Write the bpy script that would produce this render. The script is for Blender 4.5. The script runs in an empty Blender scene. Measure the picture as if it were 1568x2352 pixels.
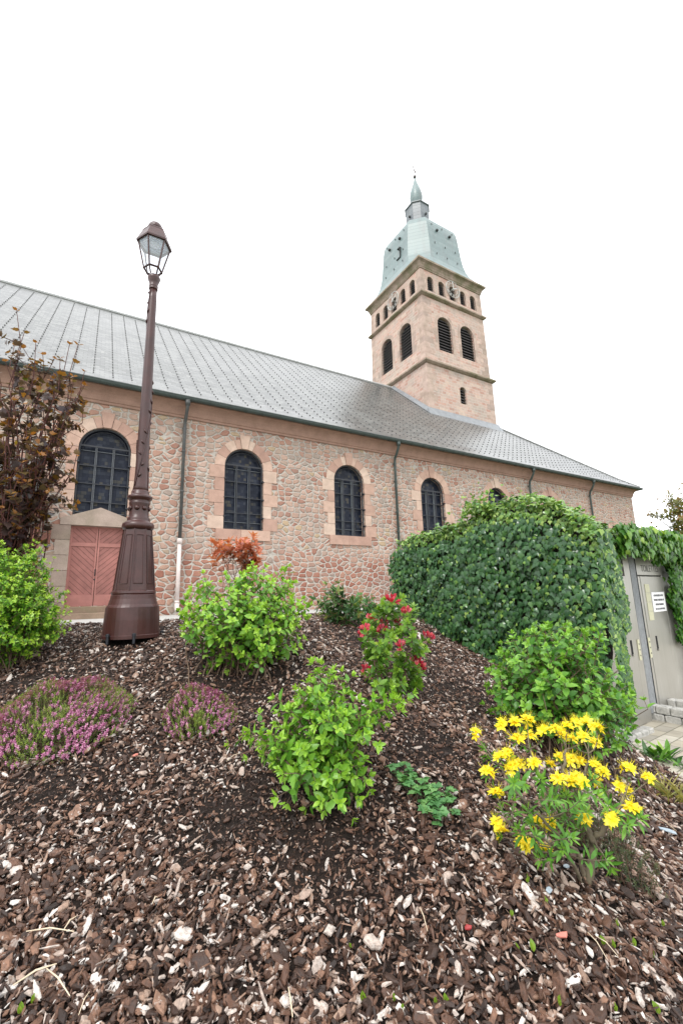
import bpy, math, random
import numpy as np
from mathutils import Vector, Matrix

random.seed(7); RNG = np.random.default_rng(11)
R = math.radians
C = bpy.context.scene.collection
SC = bpy.context.scene

# ------------------------------------------------------------------ camera, sky, sun, exposure
EYE = np.array([0.0, 0.0, 1.6])
PITCH, ROLL = R(11.205), R(-1.562)
FPX = 1009.293                      # focal length for a 1568 x 2352 frame
cam = bpy.data.cameras.new('camera'); camo = bpy.data.objects.new('camera', cam); C.objects.link(camo)
cam.sensor_fit = 'VERTICAL'; cam.sensor_height = 24.0; cam.lens = 24.0*FPX/2352
cam.clip_start = 0.05; cam.clip_end = 2000
_f = np.array([0, math.cos(PITCH), math.sin(PITCH)]); _u = np.array([0, -math.sin(PITCH), math.cos(PITCH)]); _r = np.array([1., 0, 0])
CR = math.cos(ROLL)*_r + math.sin(ROLL)*_u; CU = -math.sin(ROLL)*_r + math.cos(ROLL)*_u; CF = _f
M = Matrix(((CR[0], CU[0], -CF[0], EYE[0]), (CR[1], CU[1], -CF[1], EYE[1]), (CR[2], CU[2], -CF[2], EYE[2]), (0, 0, 0, 1)))
camo.matrix_world = M
SC.camera = camo

SUN_EL, SUN_AZ = R(52), R(205)      # azimuth clockwise from +Y
w = bpy.data.worlds.new('World'); SC.world = w; w.use_nodes = True
nt = w.node_tree; nt.nodes.clear()
out = nt.nodes.new('ShaderNodeOutputWorld'); bg = nt.nodes.new('ShaderNodeBackground')
sky = nt.nodes.new('ShaderNodeTexSky'); sky.sky_type = 'NISHITA'; sky.sun_disc = False
sky.sun_elevation = SUN_EL; sky.sun_rotation = SUN_AZ; sky.air_density = 1.0; sky.dust_density = 2.0
tc = nt.nodes.new('ShaderNodeTexCoord'); nz = nt.nodes.new('ShaderNodeTexNoise')
nz.inputs['Scale'].default_value = 2.2; nz.inputs['Detail'].default_value = 5
nt.links.new(tc.outputs['Generated'], nz.inputs['Vector'])
ramp = nt.nodes.new('ShaderNodeValToRGB')
ramp.color_ramp.elements[0].position = .3; ramp.color_ramp.elements[0].color = (12.0, 12.2, 12.6, 1)
ramp.color_ramp.elements[1].position = .7; ramp.color_ramp.elements[1].color = (15.5, 15.5, 15.5, 1)
nt.links.new(nz.outputs['Fac'], ramp.inputs['Fac'])
mx = nt.nodes.new('ShaderNodeMix'); mx.data_type = 'RGBA'; mx.inputs['Factor'].default_value = .88
nt.links.new(sky.outputs['Color'], mx.inputs['A']); nt.links.new(ramp.outputs['Color'], mx.inputs['B'])
nt.links.new(mx.outputs['Result'], bg.inputs['Color']); bg.inputs['Strength'].default_value = 0.1
nt.links.new(bg.outputs[0], out.inputs[0])
sl = bpy.data.lights.new('sun', 'SUN'); sl.energy = 1.2; sl.angle = R(14); sl.color = (1, .97, .93)
so = bpy.data.objects.new('sun', sl); C.objects.link(so)
sd = Vector((math.sin(SUN_AZ)*math.cos(SUN_EL), math.cos(SUN_AZ)*math.cos(SUN_EL), math.sin(SUN_EL)))
so.rotation_euler = (-sd).to_track_quat('-Z', 'Y').to_euler(); so.location = (0, -5, 30)
SC.view_settings.view_transform = 'Standard'; SC.view_settings.look = 'None'
SC.view_settings.exposure = 0.80; SC.view_settings.gamma = 1.0

# ------------------------------------------------------------------ helpers
def ray(px, py):
    return CF + (px-784)/FPX*CR - (py-1176)/FPX*CU
def at(px, py, y):                   # point seen at (px,py) of the photo at distance y
    d = ray(px, py); return EYE + d*(y/d[1])
def nrm(v):
    v = np.asarray(v, float); return v/(np.linalg.norm(v, axis=-1, keepdims=True)+1e-12)

def link(o, parent=None):
    C.objects.link(o)
    if parent is not None: o.parent = parent
    return o
def thing(name, label, cat, loc=(0, 0, 0), rotz=0, group=None):
    o = bpy.data.objects.new(name, None); C.objects.link(o); o.empty_display_size = .2
    o.location = loc; o.rotation_euler = (0, 0, rotz)
    return tag(o, label, cat, group)
def tag(o, label=None, cat=None, group=None, kind=None):
    if label: o['label'] = label
    if cat: o['category'] = cat
    if group: o['group'] = group
    if kind: o['kind'] = kind
    return o

def mesh_np(name, V, loops, starts, mats, parent=None, tone=None, smooth=False, mi=None):
    me = bpy.data.meshes.new(name)
    V = np.ascontiguousarray(V, dtype=np.float32)
    me.vertices.add(len(V)); me.vertices.foreach_set('co', V.ravel())
    me.loops.add(len(loops)); me.loops.foreach_set('vertex_index', np.asarray(loops, dtype=np.int32))
    me.polygons.add(len(starts)); me.polygons.foreach_set('loop_start', np.asarray(starts, dtype=np.int32))
    if mi is not None: me.polygons.foreach_set('material_index', np.asarray(mi, dtype=np.int32))
    me.polygons.foreach_set('use_smooth', np.full(len(starts), bool(smooth)))
    me.update(calc_edges=True); me.validate()
    if tone is not None and len(tone) == len(me.vertices):
        a = me.attributes.new('tone', 'FLOAT', 'POINT'); a.data.foreach_set('value', np.asarray(tone, dtype=np.float32))
    for m in (mats if isinstance(mats, (list, tuple)) else [mats]): me.materials.append(m)
    return link(bpy.data.objects.new(name, me), parent)

class MB:
    def __init__(s): s.v = []; s.f = []; s.t = []; s.m = []; s.cur = 0.5; s.mat = 0
    def add(s, vs, fs):
        b = len(s.v)
        for p in vs: s.v.append(tuple(float(q) for q in p)); s.t.append(s.cur)
        for f in fs: s.f.append([b+i for i in f]); s.m.append(s.mat)
    def box(s, x0, x1, y0, y1, z0, z1):
        s.add([(x0, y0, z0), (x1, y0, z0), (x1, y1, z0), (x0, y1, z0), (x0, y0, z1), (x1, y0, z1), (x1, y1, z1), (x0, y1, z1)],
              [(0, 3, 2, 1), (4, 5, 6, 7), (0, 1, 5, 4), (1, 2, 6, 5), (2, 3, 7, 6), (3, 0, 4, 7)])
    def bbox(s, x0, x1, y0, y1, z0, z1, b=.01):          # box with chamfered front/top edges (all vertical and top)
        v = []
        for z, i in ((z0, 0), (z1-b, 0), (z1, b)):
            v += [(x0+i+b, y0+i, z), (x1-i-b, y0+i, z), (x1-i, y0+i+b, z), (x1-i, y1-i-b, z), (x1-i-b, y1-i, z), (x0+i+b, y1-i, z), (x0+i, y1-i-b, z), (x0+i, y0+i+b, z)]
        f = [tuple(range(7, -1, -1)), tuple(range(16, 24))]
        for k in (0, 8):
            for i in range(8): f.append((k+i, k+(i+1) % 8, k+8+(i+1) % 8, k+8+i))
        s.add(v, f)
    def prism(s, pts, d0, d1, fn):                        # polygon pts (u,z) extruded between depths through fn(u,z,d)
        n = len(pts)
        s.add([fn(u, z, d0) for u, z in pts]+[fn(u, z, d1) for u, z in pts],
              [tuple(range(n)), tuple(range(2*n-1, n-1, -1))]+[(i, n+i, n+(i+1) % n, (i+1) % n) for i in range(n)])
    def lathe(s, prof, cx=0, cy=0, n=24, rot=0):          # prof: (r,z)
        v = []; f = []
        for r, z in prof:
            for i in range(n):
                a = rot+2*math.pi*i/n; v.append((cx+r*math.cos(a), cy+r*math.sin(a), z))
        for k in range(len(prof)-1):
            for i in range(n): f.append((k*n+i, k*n+(i+1) % n, (k+1)*n+(i+1) % n, (k+1)*n+i))
        f.append(tuple(range(n-1, -1, -1))); f.append(tuple(range((len(prof)-1)*n, len(prof)*n)))
        s.add(v, f)
    def tube(s, pts, rad, n=6, cap=True):
        pts = np.asarray(pts, float); m = len(pts)
        rad = [rad]*m if not hasattr(rad, '__len__') else rad
        v = []; f = []; ref = np.array([.3, .2, 1.])
        for k in range(m):
            t = nrm(pts[min(k+1, m-1)]-pts[max(k-1, 0)])
            if abs(t@nrm(ref)) > .97: ref = np.array([1., .1, .2])
            a = nrm(np.cross(t, ref)); b = np.cross(t, a); ref = np.cross(a, t)
            for i in range(n):
                q = 2*math.pi*i/n; v.append(pts[k]+rad[k]*(math.cos(q)*a+math.sin(q)*b))
        for k in range(m-1):
            for i in range(n): f.append((k*n+i, k*n+(i+1) % n, (k+1)*n+(i+1) % n, (k+1)*n+i))
        if cap: f.append(tuple(range(n-1, -1, -1))); f.append(tuple(range((m-1)*n, m*n)))
        s.add(v, f)
    def build(s, name, mats, parent=None, smooth=False):
        loops = [i for f in s.f for i in f]; st = np.cumsum([0]+[len(f) for f in s.f[:-1]]) if s.f else []
        return mesh_np(name, np.array(s.v), loops, st, mats, parent, s.t, smooth, s.m)

def instances(name, tmpl, P, D, N, S, tone, mats, parent=None, smooth=False):
    """copies of a small template (verts, polys) merged into one mesh: position, long axis D, normal N, scale S"""
    TV, TF = tmpl; P = np.asarray(P, float); n = len(P)
    D = nrm(D); side = nrm(np.cross(D, N)); N = np.cross(side, D)
    S = np.asarray(S, float)
    if S.ndim == 1: S = np.stack([S, S, S], -1)
    V = P[:, None]+TV[None, :, 0:1]*side[:, None]*S[:, None, 0:1]+TV[None, :, 1:2]*D[:, None]*S[:, None, 1:2]+TV[None, :, 2:3]*N[:, None]*S[:, None, 2:3]
    k = len(TV); base = np.concatenate([np.array(f) for f in TF]); lens = np.array([len(f) for f in TF])
    loops = (base[None]+k*np.arange(n)[:, None]).ravel()
    starts = (np.concatenate([[0], np.cumsum(lens)[:-1]])[None]+len(base)*np.arange(n)[:, None]).ravel()
    return mesh_np(name, V.reshape(-1, 3), loops, starts, mats, parent, np.repeat(np.asarray(tone), k), smooth)

# ------------------------------------------------------------------ materials
class NT:
    def __init__(s, name):
        s.m = bpy.data.materials.new(name); s.m.use_nodes = True; s.t = s.m.node_tree; s.t.nodes.clear()
        s.out = s.n('OutputMaterial'); s.p = s.n('BsdfPrincipled'); s.l(s.p.outputs[0], s.out.inputs[0])
    def n(s, k, **kw):
        x = s.t.nodes.new('ShaderNode'+k)
        for a, b in kw.items(): setattr(x, a, b)
        return x
    def l(s, a, b): s.t.links.new(a, b)
    def val(s, v, sock):
        if hasattr(v, 'links'): s.l(v, sock)
        else: sock.default_value = v
    def math(s, op, a, b=0, c=0):
        x = s.n('Math', operation=op); s.val(a, x.inputs[0]); s.val(b, x.inputs[1]); s.val(c, x.inputs[2]); return x.outputs[0]
    def mix(s, f, a, b, blend='MIX'):
        x = s.n('Mix', data_type='RGBA', blend_type=blend); s.val(f, x.inputs['Factor'])
        for v, k in ((a, 'A'), (b, 'B')):
            if isinstance(v, tuple): v = (*v, 1) if len(v) == 3 else v
            s.val(v, x.inputs[k])
        return x.outputs['Result']
    def ramp(s, f, stops, interp='LINEAR'):
        x = s.n('ValToRGB'); cr = x.color_ramp; cr.interpolation = interp
        while len(cr.elements) < len(stops): cr.elements.new(.5)
        for e, (p, c) in zip(cr.elements, stops): e.position = p; e.color = (*c, 1) if isinstance(c, tuple) else (c, c, c, 1)
        s.val(f, x.inputs[0]); return x.outputs[0]
    def noise(s, scale, detail=4, vec=None, rough=.55, out='Fac'):
        x = s.n('TexNoise'); x.inputs['Scale'].default_value = scale; x.inputs['Detail'].default_value = detail; x.inputs['Roughness'].default_value = rough
        s.l(vec if vec is not None else s.obj(), x.inputs['Vector']); return x.outputs[out]
    def obj(s): return s.n('TexCoord').outputs['Object']
    def attr(s, k='tone'): return s.n('Attribute', attribute_name=k).outputs['Fac']
    def bump(s, h, strength=.4, dist=.02):
        b = s.n('Bump'); b.inputs['Strength'].default_value = strength; b.inputs['Distance'].default_value = dist
        s.l(h, b.inputs['Height']); s.l(b.outputs[0], s.p.inputs['Normal'])
    def base(s, c, rough=.6, metal=0, spec=.5):
        if isinstance(c, tuple): c = (*c, 1)
        s.val(c, s.p.inputs['Base Color']); s.val(rough, s.p.inputs['Roughness']); s.val(metal, s.p.inputs['Metallic']); s.p.inputs['Specular IOR Level'].default_value = spec
        return s.m
    def plan(s, sx=1, sz=1, zoff=0):                      # (x+y, z) wall coordinates for axis-aligned faces
        sep = s.n('SeparateXYZ'); s.l(s.obj(), sep.inputs[0])
        u = s.math('ADD', sep.outputs[0], sep.outputs[1])
        cb = s.n('CombineXYZ'); s.l(s.math('MULTIPLY', u, sx), cb.inputs[0]); s.l(s.math('MULTIPLY', sep.outputs[2], sz), cb.inputs[1])
        return cb.outputs[0], u, sep.outputs[2]

def mat_rubble():
    b = NT('rubble_sandstone')
    v, u, z = b.plan(1/.26, 1/.175)
    nv = b.n('TexNoise'); nv.inputs['Scale'].default_value = 1.3; nv.inputs['Detail'].default_value = 3; b.l(v, nv.inputs['Vector'])
    ad = b.n('VectorMath', operation='MULTIPLY_ADD'); b.l(nv.outputs['Color'], ad.inputs[0]); ad.inputs[1].default_value = (.38, .34, 0); b.l(v, ad.inputs[2])
    def vor(feat):
        x = b.n('TexVoronoi', voronoi_dimensions='2D', feature=feat); x.inputs['Scale'].default_value = 1; x.inputs['Randomness'].default_value = .86; x.distance = 'MINKOWSKI'; x.inputs['Exponent'].default_value = 3.2; b.l(ad.outputs[0], x.inputs['Vector']); return x
    f1 = vor('F1'); f2 = vor('F2'); ed = b.math('MULTIPLY', b.math('SUBTRACT', f2.outputs['Distance'], f1.outputs['Distance']), .5); cell = f1.outputs['Color']
    sp = b.n('SeparateColor'); b.l(cell, sp.inputs[0])
    fine = b.noise(38, 5); big = b.noise(.55, 3); mid = b.noise(6, 4)
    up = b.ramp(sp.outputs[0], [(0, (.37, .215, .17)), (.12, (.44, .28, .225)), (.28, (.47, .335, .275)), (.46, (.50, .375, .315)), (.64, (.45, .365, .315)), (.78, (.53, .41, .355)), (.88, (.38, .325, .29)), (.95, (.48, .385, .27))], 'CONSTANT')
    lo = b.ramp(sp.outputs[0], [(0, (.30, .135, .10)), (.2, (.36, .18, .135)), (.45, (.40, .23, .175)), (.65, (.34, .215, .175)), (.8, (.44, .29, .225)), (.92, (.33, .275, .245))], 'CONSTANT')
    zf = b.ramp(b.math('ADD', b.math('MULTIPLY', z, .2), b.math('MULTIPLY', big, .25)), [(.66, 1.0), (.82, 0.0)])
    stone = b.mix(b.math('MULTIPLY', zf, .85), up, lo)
    stone = b.mix(.5, stone, b.ramp(mid, [(.25, (.72, .70, .68)), (.75, (1.18, 1.16, 1.14))]), 'MULTIPLY')
    stone = b.mix(.35, stone, b.ramp(fine, [(.3, (.6, .6, .6)), (.7, (1.3, 1.3, 1.3))]), 'MULTIPLY')
    edn = b.math('ADD', ed, b.math('MULTIPLY', b.math('SUBTRACT', b.noise(16, 3), .5), .05))
    mort = b.ramp(edn, [(.05, 1.0), (.085, 0.0)])
    mcol = b.ramp(b.noise(9, 4), [(.3, (.34, .31, .27)), (.7, (.47, .435, .39))])
    stone = b.mix(1, stone, (.86, .80, .76), 'MULTIPLY')
    col = b.mix(mort, stone, mcol)
    col = b.mix(b.ramp(b.noise(.8, 6, rough=.7), [(.5, 0.0), (.7, .45)]), col, (.25, .225, .2))
    h = b.math('ADD', b.ramp(ed, [(.03, 0.0), (.16, 1.0)]), b.math('MULTIPLY', fine, .35))
    b.bump(h, .8, .035)
    return b.base(col, .85, 0, .25)

def mat_coursed():
    b = NT('coursed_sandstone')
    v, u, z = b.plan(1, 1)
    nv = b.n('TexNoise'); nv.inputs['Scale'].default_value = 1.6; nv.inputs['Detail'].default_value = 3; b.l(v, nv.inputs['Vector'])
    ad = b.n('VectorMath', operation='MULTIPLY_ADD'); b.l(nv.outputs['Color'], ad.inputs[0]); ad.inputs[1].default_value = (.22, .10, 0); b.l(v, ad.inputs[2])
    br = b.n('TexBrick'); b.l(ad.outputs[0], br.inputs['Vector']); br.inputs['Scale'].default_value = 1
    br.offset = .43; br.squash = .72; br.squash_frequency = 3
    br.inputs['Brick Width'].default_value = .46; br.inputs['Row Height'].default_value = .2; br.inputs['Mortar Size'].default_value = .012
    br.inputs['Color1'].default_value = (0, 0, 0, 1); br.inputs['Color2'].default_value = (1, 1, 1, 1); br.inputs['Mortar'].default_value = (.5, .5, .5, 1); br.inputs['Bias'].default_value = 0
    st = b.ramp(br.outputs['Color'], [(0, (.43, .26, .21)), (.25, (.51, .335, .275)), (.5, (.54, .385, .325)), (.72, (.47, .365, .315)), (.9, (.55, .425, .35))])
    st = b.mix(.45, st, b.ramp(b.noise(7, 5), [(.25, (.62, .6, .58)), (.75, (1.2, 1.18, 1.16))]), 'MULTIPLY')
    g = b.ramp(b.noise(.75, 6, rough=.7), [(.47, 0.0), (.66, .8)])
    st = b.mix(g, st, (.36, .32, .28))
    col = b.mix(br.outputs['Fac'], st, (.52, .455, .40))
    b.bump(b.math('ADD', b.math('SUBTRACT', 1, br.outputs['Fac']), b.math('MULTIPLY', b.noise(20, 4), .5)), .5, .02)
    return b.base(col, .85, 0, .25)

def mat_ashlar(name, c1, c2, c3, moss=0):
    b = NT(name); t = b.attr()
    col = b.ramp(t, [(0, c1), (.5, c2), (1, c3)])
    col = b.mix(.6, col, b.ramp(b.noise(3.5, 6), [(.25, (.66, .64, .62)), (.75, (1.22, 1.2, 1.2))]), 'MULTIPLY')
    col = b.mix(.3, col, b.ramp(b.noise(45, 3), [(.3, (.6, .6, .6)), (.7, (1.3, 1.3, 1.3))]), 'MULTIPLY')
    if moss: col = b.mix(b.ramp(b.noise(1.1, 5, rough=.7), [(.42, 0.0), (.62, moss)]), col, (.16, .15, .085))
    b.bump(b.noise(30, 4), .35, .01)
    return b.base(col, .82, 0, .25)

def mat_slate():
    b = NT('wet_slate')
    sep = b.n('SeparateXYZ'); b.l(b.obj(), sep.inputs[0])
    sn = b.n('SeparateXYZ'); b.l(b.n('TexCoord').outputs['Normal'], sn.inputs[0])
    end = b.math('GREATER_THAN', b.math('ABSOLUTE', sn.outputs[0]), .5)
    u = b.math('ADD', b.math('MULTIPLY', sep.outputs[1], end), b.math('MULTIPLY', sep.outputs[0], b.math('SUBTRACT', 1, end)))
    cb = b.n('CombineXYZ'); b.l(u, cb.inputs[0]); b.l(b.math('MULTIPLY', sep.outputs[2], 1.43), cb.inputs[1])
    br = b.n('TexBrick'); b.l(cb.outputs[0], br.inputs['Vector']); br.inputs['Scale'].default_value = 1
    br.inputs['Brick Width'].default_value = .25; br.inputs['Row Height'].default_value = .155; br.inputs['Mortar Size'].default_value = .008; br.inputs['Mortar Smooth'].default_value = .3
    br.inputs['Color1'].default_value = (0, 0, 0, 1); br.inputs['Color2'].default_value = (1, 1, 1, 1); br.inputs['Mortar'].default_value = (0, 0, 0, 1)
    col = b.ramp(br.outputs['Color'], [(0, (.07, .074, .072)), (.5, (.105, .11, .107)), (1, (.145, .15, .145))])
    big = b.noise(.35, 6, rough=.65)
    col = b.mix(.6, col, b.ramp(big, [(.3, (.78, .78, .78)), (.7, (1.25, 1.25, 1.22))]), 'MULTIPLY')
    col = b.mix(b.ramp(b.noise(2.3, 6, rough=.75), [(.58, 0.0), (.70, .5)]), col, (.34, .34, .31))
    col = b.mix(br.outputs['Fac'], col, (.03, .03, .03))
    saw = b.math('FRACT', b.math('DIVIDE', b.math('MULTIPLY', sep.outputs[2], 1.43), .155))
    b.bump(b.math('ADD', b.math('MULTIPLY', saw, -.8), b.math('ADD', b.math('MULTIPLY', br.outputs['Color'], .5), b.math('MULTIPLY', b.noise(25, 3), .3))), .12, .02)
    return b.base(col, b.ramp(big, [(.3, .27), (.7, .36)]), 0, .55)

def mat_copper(name, dark=0):
    b = NT(name); v, u, z = b.plan(1, 1)
    br = b.n('TexBrick'); b.l(v, br.inputs['Vector']); br.inputs['Scale'].default_value = 1
    br.inputs['Brick Width'].default_value = .8; br.inputs['Row Height'].default_value = .3; br.inputs['Mortar Size'].default_value = .008
    br.inputs['Color1'].default_value = (.0, .0, .0, 1); br.inputs['Color2'].default_value = (1, 1, 1, 1)
    if dark: stops = [(0, (.10, .115, .13)), (.5, (.13, .15, .165)), (1, (.165, .185, .195))]
    else: stops = [(0, (.135, .192, .192)), (.5, (.155, .215, .215)), (1, (.175, .235, .232))]
    col = b.ramp(br.outputs['Color'], stops)
    vs = b.n('Mapping'); vs.inputs['Scale'].default_value = (2.2, 2.2, .22); b.l(b.obj(), vs.inputs['Vector'])
    streak = b.noise(1.4, 6, vs.outputs[0], .65)
    col = b.mix(b.ramp(streak, [(.5, 0.0), (.75, .55)]), col, (.135, .14, .14))
    col = b.mix(b.ramp(streak, [(.2, .3), (.4, 0.0)]), col, (.24, .31, .30))
    col = b.mix(b.math('MULTIPLY', br.outputs['Fac'], .5), col, (.12, .15, .15))
    b.bump(b.math('SUBTRACT', 1, br.outputs['Fac']), .3, .015)
    return b.base(col, .42, .0, .6)

def mat_paint(name, c, rough=.35, var=.25, scale=6, metal=0, bump=.1):
    b = NT(name)
    col = b.mix(var, c, b.ramp(b.noise(scale, 6, rough=.65), [(.3, tuple(x*.35 for x in c)), (.7, tuple(min(1, x*1.7) for x in c))]))
    if bump: b.bump(b.noise(scale*12, 3), bump, .004)
    return b.base(col, rough, metal)

def mat_leaf(name, stops, rough=.42, trans=.3, vary=.35):
    b = NT(name); t = b.attr()
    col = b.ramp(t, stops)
    col = b.mix(vary, col, b.ramp(b.noise(55, 2), [(.3, (.7, .75, .6)), (.7, (1.25, 1.2, 1.2))]), 'MULTIPLY')
    b.base(col, rough, 0, .45)
    tr = b.n('BsdfTranslucent'); b.l(b.mix(1, col, (1.3, 1.25, .55), 'MULTIPLY'), tr.inputs[0])
    ms = b.n('MixShader'); ms.inputs[0].default_value = trans; b.l(b.p.outputs[0], ms.inputs[1]); b.l(tr.outputs[0], ms.inputs[2]); b.l(ms.outputs[0], b.out.inputs[0])
    return b.m

def mat_bark():
    b = NT('bark_chip'); t = b.attr()
    col = b.ramp(t, [(0, (.020, .011, .008)), (.28, (.060, .030, .019)), (.5, (.120, .060, .037)), (.66, (.185, .102, .066)), (.77, (.26, .175, .13)), (.86, (.38, .315, .275)), (.94, (.54, .495, .46)), (1, (.64, .615, .59))])
    mp = b.n('Mapping'); mp.inputs['Scale'].default_value = (1, 1, 1); b.l(b.obj(), mp.inputs['Vector'])
    f = b.noise(70, 5, mp.outputs[0], .65); m = b.noise(26, 5, mp.outputs[0], .7)
    col = b.mix(.75, col, b.ramp(f, [(.3, (.4, .38, .36)), (.7, (1.55, 1.5, 1.45))]), 'MULTIPLY')
    pale = b.math('MULTIPLY', b.ramp(m, [(.56, 0.0), (.63, 1.0)]), b.ramp(t, [(.4, 0.0), (.62, .75)]))
    col = b.mix(pale, col, (.50, .46, .42))
    b.bump(f, .7, .006)
    return b.base(col, b.ramp(f, [(.3, .4), (.7, .75)]), 0, .45)

def mat_glass_dark():
    b = NT('leaded_glass'); v, u, z = b.plan(1, 1)
    br = b.n('TexBrick'); b.l(v, br.inputs['Vector']); br.inputs['Scale'].default_value = 1; br.offset = .37; br.squash = .6; br.squash_frequency = 2
    br.inputs['Brick Width'].default_value = .15; br.inputs['Row Height'].default_value = .105; br.inputs['Mortar Size'].default_value = .004
    br.inputs['Color1'].default_value = (0, 0, 0, 1); br.inputs['Color2'].default_value = (1, 1, 1, 1); br.inputs['Mortar'].default_value = (0, 0, 0, 1)
    col = b.ramp(br.outputs['Color'], [(0, (.010, .014, .026)), (.55, (.018, .022, .036)), (.85, (.032, .038, .052)), (.97, (.065, .06, .05))])
    col = b.mix(.5, col, b.ramp(b.noise(2.2, 4), [(.3, (.4, .4, .4)), (.7, (1.6, 1.6, 1.6))]), 'MULTIPLY')
    b.bump(b.math('ADD', b.noise(9, 3), br.outputs['Color']), .25, .01)
    return b.base(col, .28, 0, .14)

def mat_simple_noise(name, a, c, scale, rough=.8, bump=.3, bd=.01, spec=.3):
    b = NT(name); n = b.noise(scale, 6, rough=.65)
    b.bump(n, bump, bd)
    return b.base(b.ramp(n, [(.3, a), (.7, c)]), rough, 0, spec)

def mat_pavers():
    b = NT('pavers'); mp = b.n('Mapping'); mp.inputs['Rotation'].default_value = (0, 0, R(-36)); b.l(b.obj(), mp.inputs['Vector'])
    br = b.n('TexBrick'); b.l(mp.outputs[0], br.inputs['Vector']); br.inputs['Scale'].default_value = 1
    br.inputs['Brick Width'].default_value = .24; br.inputs['Row Height'].default_value = .16; br.inputs['Mortar Size'].default_value = .006
    br.inputs['Color1'].default_value = (0, 0, 0, 1); br.inputs['Color2'].default_value = (1, 1, 1, 1)
    col = b.ramp(br.outputs['Color'], [(0, (.30, .28, .235)), (.5, (.40, .36, .28)), (1, (.46, .43, .36))])
    col = b.mix(.5, col, b.ramp(b.noise(4, 5), [(.3, (.65, .65, .65)), (.7, (1.2, 1.2, 1.2))]), 'MULTIPLY')
    col = b.mix(br.outputs['Fac'], col, (.16, .15, .11))
    b.bump(b.math('SUBTRACT', 1, br.outputs['Fac']), .5, .01)
    return b.base(col, .7)

def mat_steel(name='brushed_steel'):
    b = NT(name); mp = b.n('Mapping'); mp.inputs['Scale'].default_value = (30, 30, .6); b.l(b.obj(), mp.inputs['Vector'])
    g = b.noise(3, 4, mp.outputs[0]); l = b.noise(1.6, 4)
    col = b.mix(.5, b.ramp(l, [(.3, (.36, .345, .315)), (.7, (.50, .485, .45))]), b.ramp(g, [(.3, (.36, .35, .32)), (.7, (.50, .49, .46))]))
    b.bump(g, .08, .003)
    return b.base(col, b.ramp(l, [(.3, .36), (.7, .5)]), .75)

def mat_glass(name, tint=(.9, .95, 1), op=.25):
    b = NT(name); b.base(tint, .2, 0, .5)
    tr = b.n('BsdfTransparent'); tr.inputs[0].default_value = (*tint, 1)
    ms = b.n('MixShader'); ms.inputs[0].default_value = op; b.l(tr.outputs[0], ms.inputs[1]); b.l(b.p.outputs[0], ms.inputs[2]); b.l(ms.outputs[0], b.out.inputs[0])
    return b.m

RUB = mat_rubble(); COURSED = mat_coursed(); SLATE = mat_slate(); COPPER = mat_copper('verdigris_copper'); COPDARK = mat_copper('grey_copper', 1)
TRIM = mat_ashlar('pink_dressed_stone', (.38, .24, .19), (.48, .33, .26), (.54, .42, .34))
CORN = mat_ashlar('cornice_stone', (.27, .165, .125), (.31, .195, .15), (.35, .23, .185))
TOWTRIM = mat_ashlar('tower_trim_stone', (.31, .24, .195), (.37, .29, .24), (.41, .33, .275), .9)
QUOIN = mat_ashlar('quoin_stone', (.38, .30, .26), (.47, .355, .30), (.52, .405, .345), .2)
GREYST = mat_ashlar('grey_pink_stone', (.26, .20, .165), (.35, .275, .23), (.40, .33, .285), .3)
GUTTER = mat_paint('green_zinc', (.035, .05, .045), .45, .4, 8)
PIPE = mat_paint('dark_zinc_pipe', (.06, .062, .06), .45, .4, 8)
WHITEPIPE = mat_paint('pale_pipe', (.60, .52, .49), .5, .15, 8)
LEADED = mat_glass_dark(); IRON = mat_paint('black_iron', (.018, .02, .026), .5, .3, 10); LEADBAR = mat_paint('grey_glazing_bar', (.13, .145, .16), .5, .3, 10)
DOOR = mat_paint('faded_red_door', (.30, .12, .10), .6, .34, 3); DOORTRIM = mat_paint('faded_red_batten', (.36, .15, .125), .6, .2, 5)
LOUVRE = mat_paint('dark_louvre', (.035, .03, .03), .6, .4, 6); VOID = mat_paint('dark_interior', (.006, .006, .007), .9, 0, 3)
LAMP = mat_paint('maroon_paint', (.050, .017, .015), .38, .45, 5); REFL = mat_paint('lamp_reflector', (.72, .82, .95), .5, .05, 5)
GLASS = mat_glass('lantern_glass', (.93, .96, 1), .26)
CLOCKM = mat_paint('clock_metal', (.50, .50, .48), .5, .2, 6)
STEEL = mat_steel(); DKSTEEL = mat_paint('grey_galvanised_grating', (.40, .42, .44), .5, .3, 14, .4)
PLATE = mat_paint('beige_plate', (.50, .49, .34), .5, .12, 10); SIGNW = mat_paint('white_sign', (.82, .83, .84), .5, .03, 6, 0, 0); INK = mat_paint('black_ink', (.03, .03, .04), .6, .1, 6, 0, 0)
GRANITE = mat_simple_noise('granite', (.27, .27, .25), (.50, .49, .46), 22, .8, .6, .02)
PAVER = mat_pavers()
BARK = mat_bark(); SOIL = mat_simple_noise('dark_soil', (.007, .005, .004), (.028, .017, .012), 34, .9, 1.0, .03)
PATHM = mat_simple_noise('pale_concrete_path', (.36, .36, .34), (.50, .50, .48), 5, .7, .2)
KERBM = mat_simple_noise('kerb_concrete', (.55, .56, .56), (.72, .72, .71), 7, .7, .2)
GROUND = mat_simple_noise('grass_ground', (.05, .07, .025), (.10, .12, .045), 3, .9, .4)
WOODST = mat_paint('brown_stem', (.13, .085, .055), .8, .5, 40); GREYWOOD = mat_paint('olive_grey_stem', (.14, .115, .075), .8, .5, 40); REDSTEM = mat_paint('dark_red_stem', (.10, .032, .025), .7, .4, 30)
STRAW = mat_paint('dry_straw', (.58, .48, .34), .7, .3, 20)
POSTW = mat_paint('red_brown_timber', (.16, .06, .04), .7, .4, 12)

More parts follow.
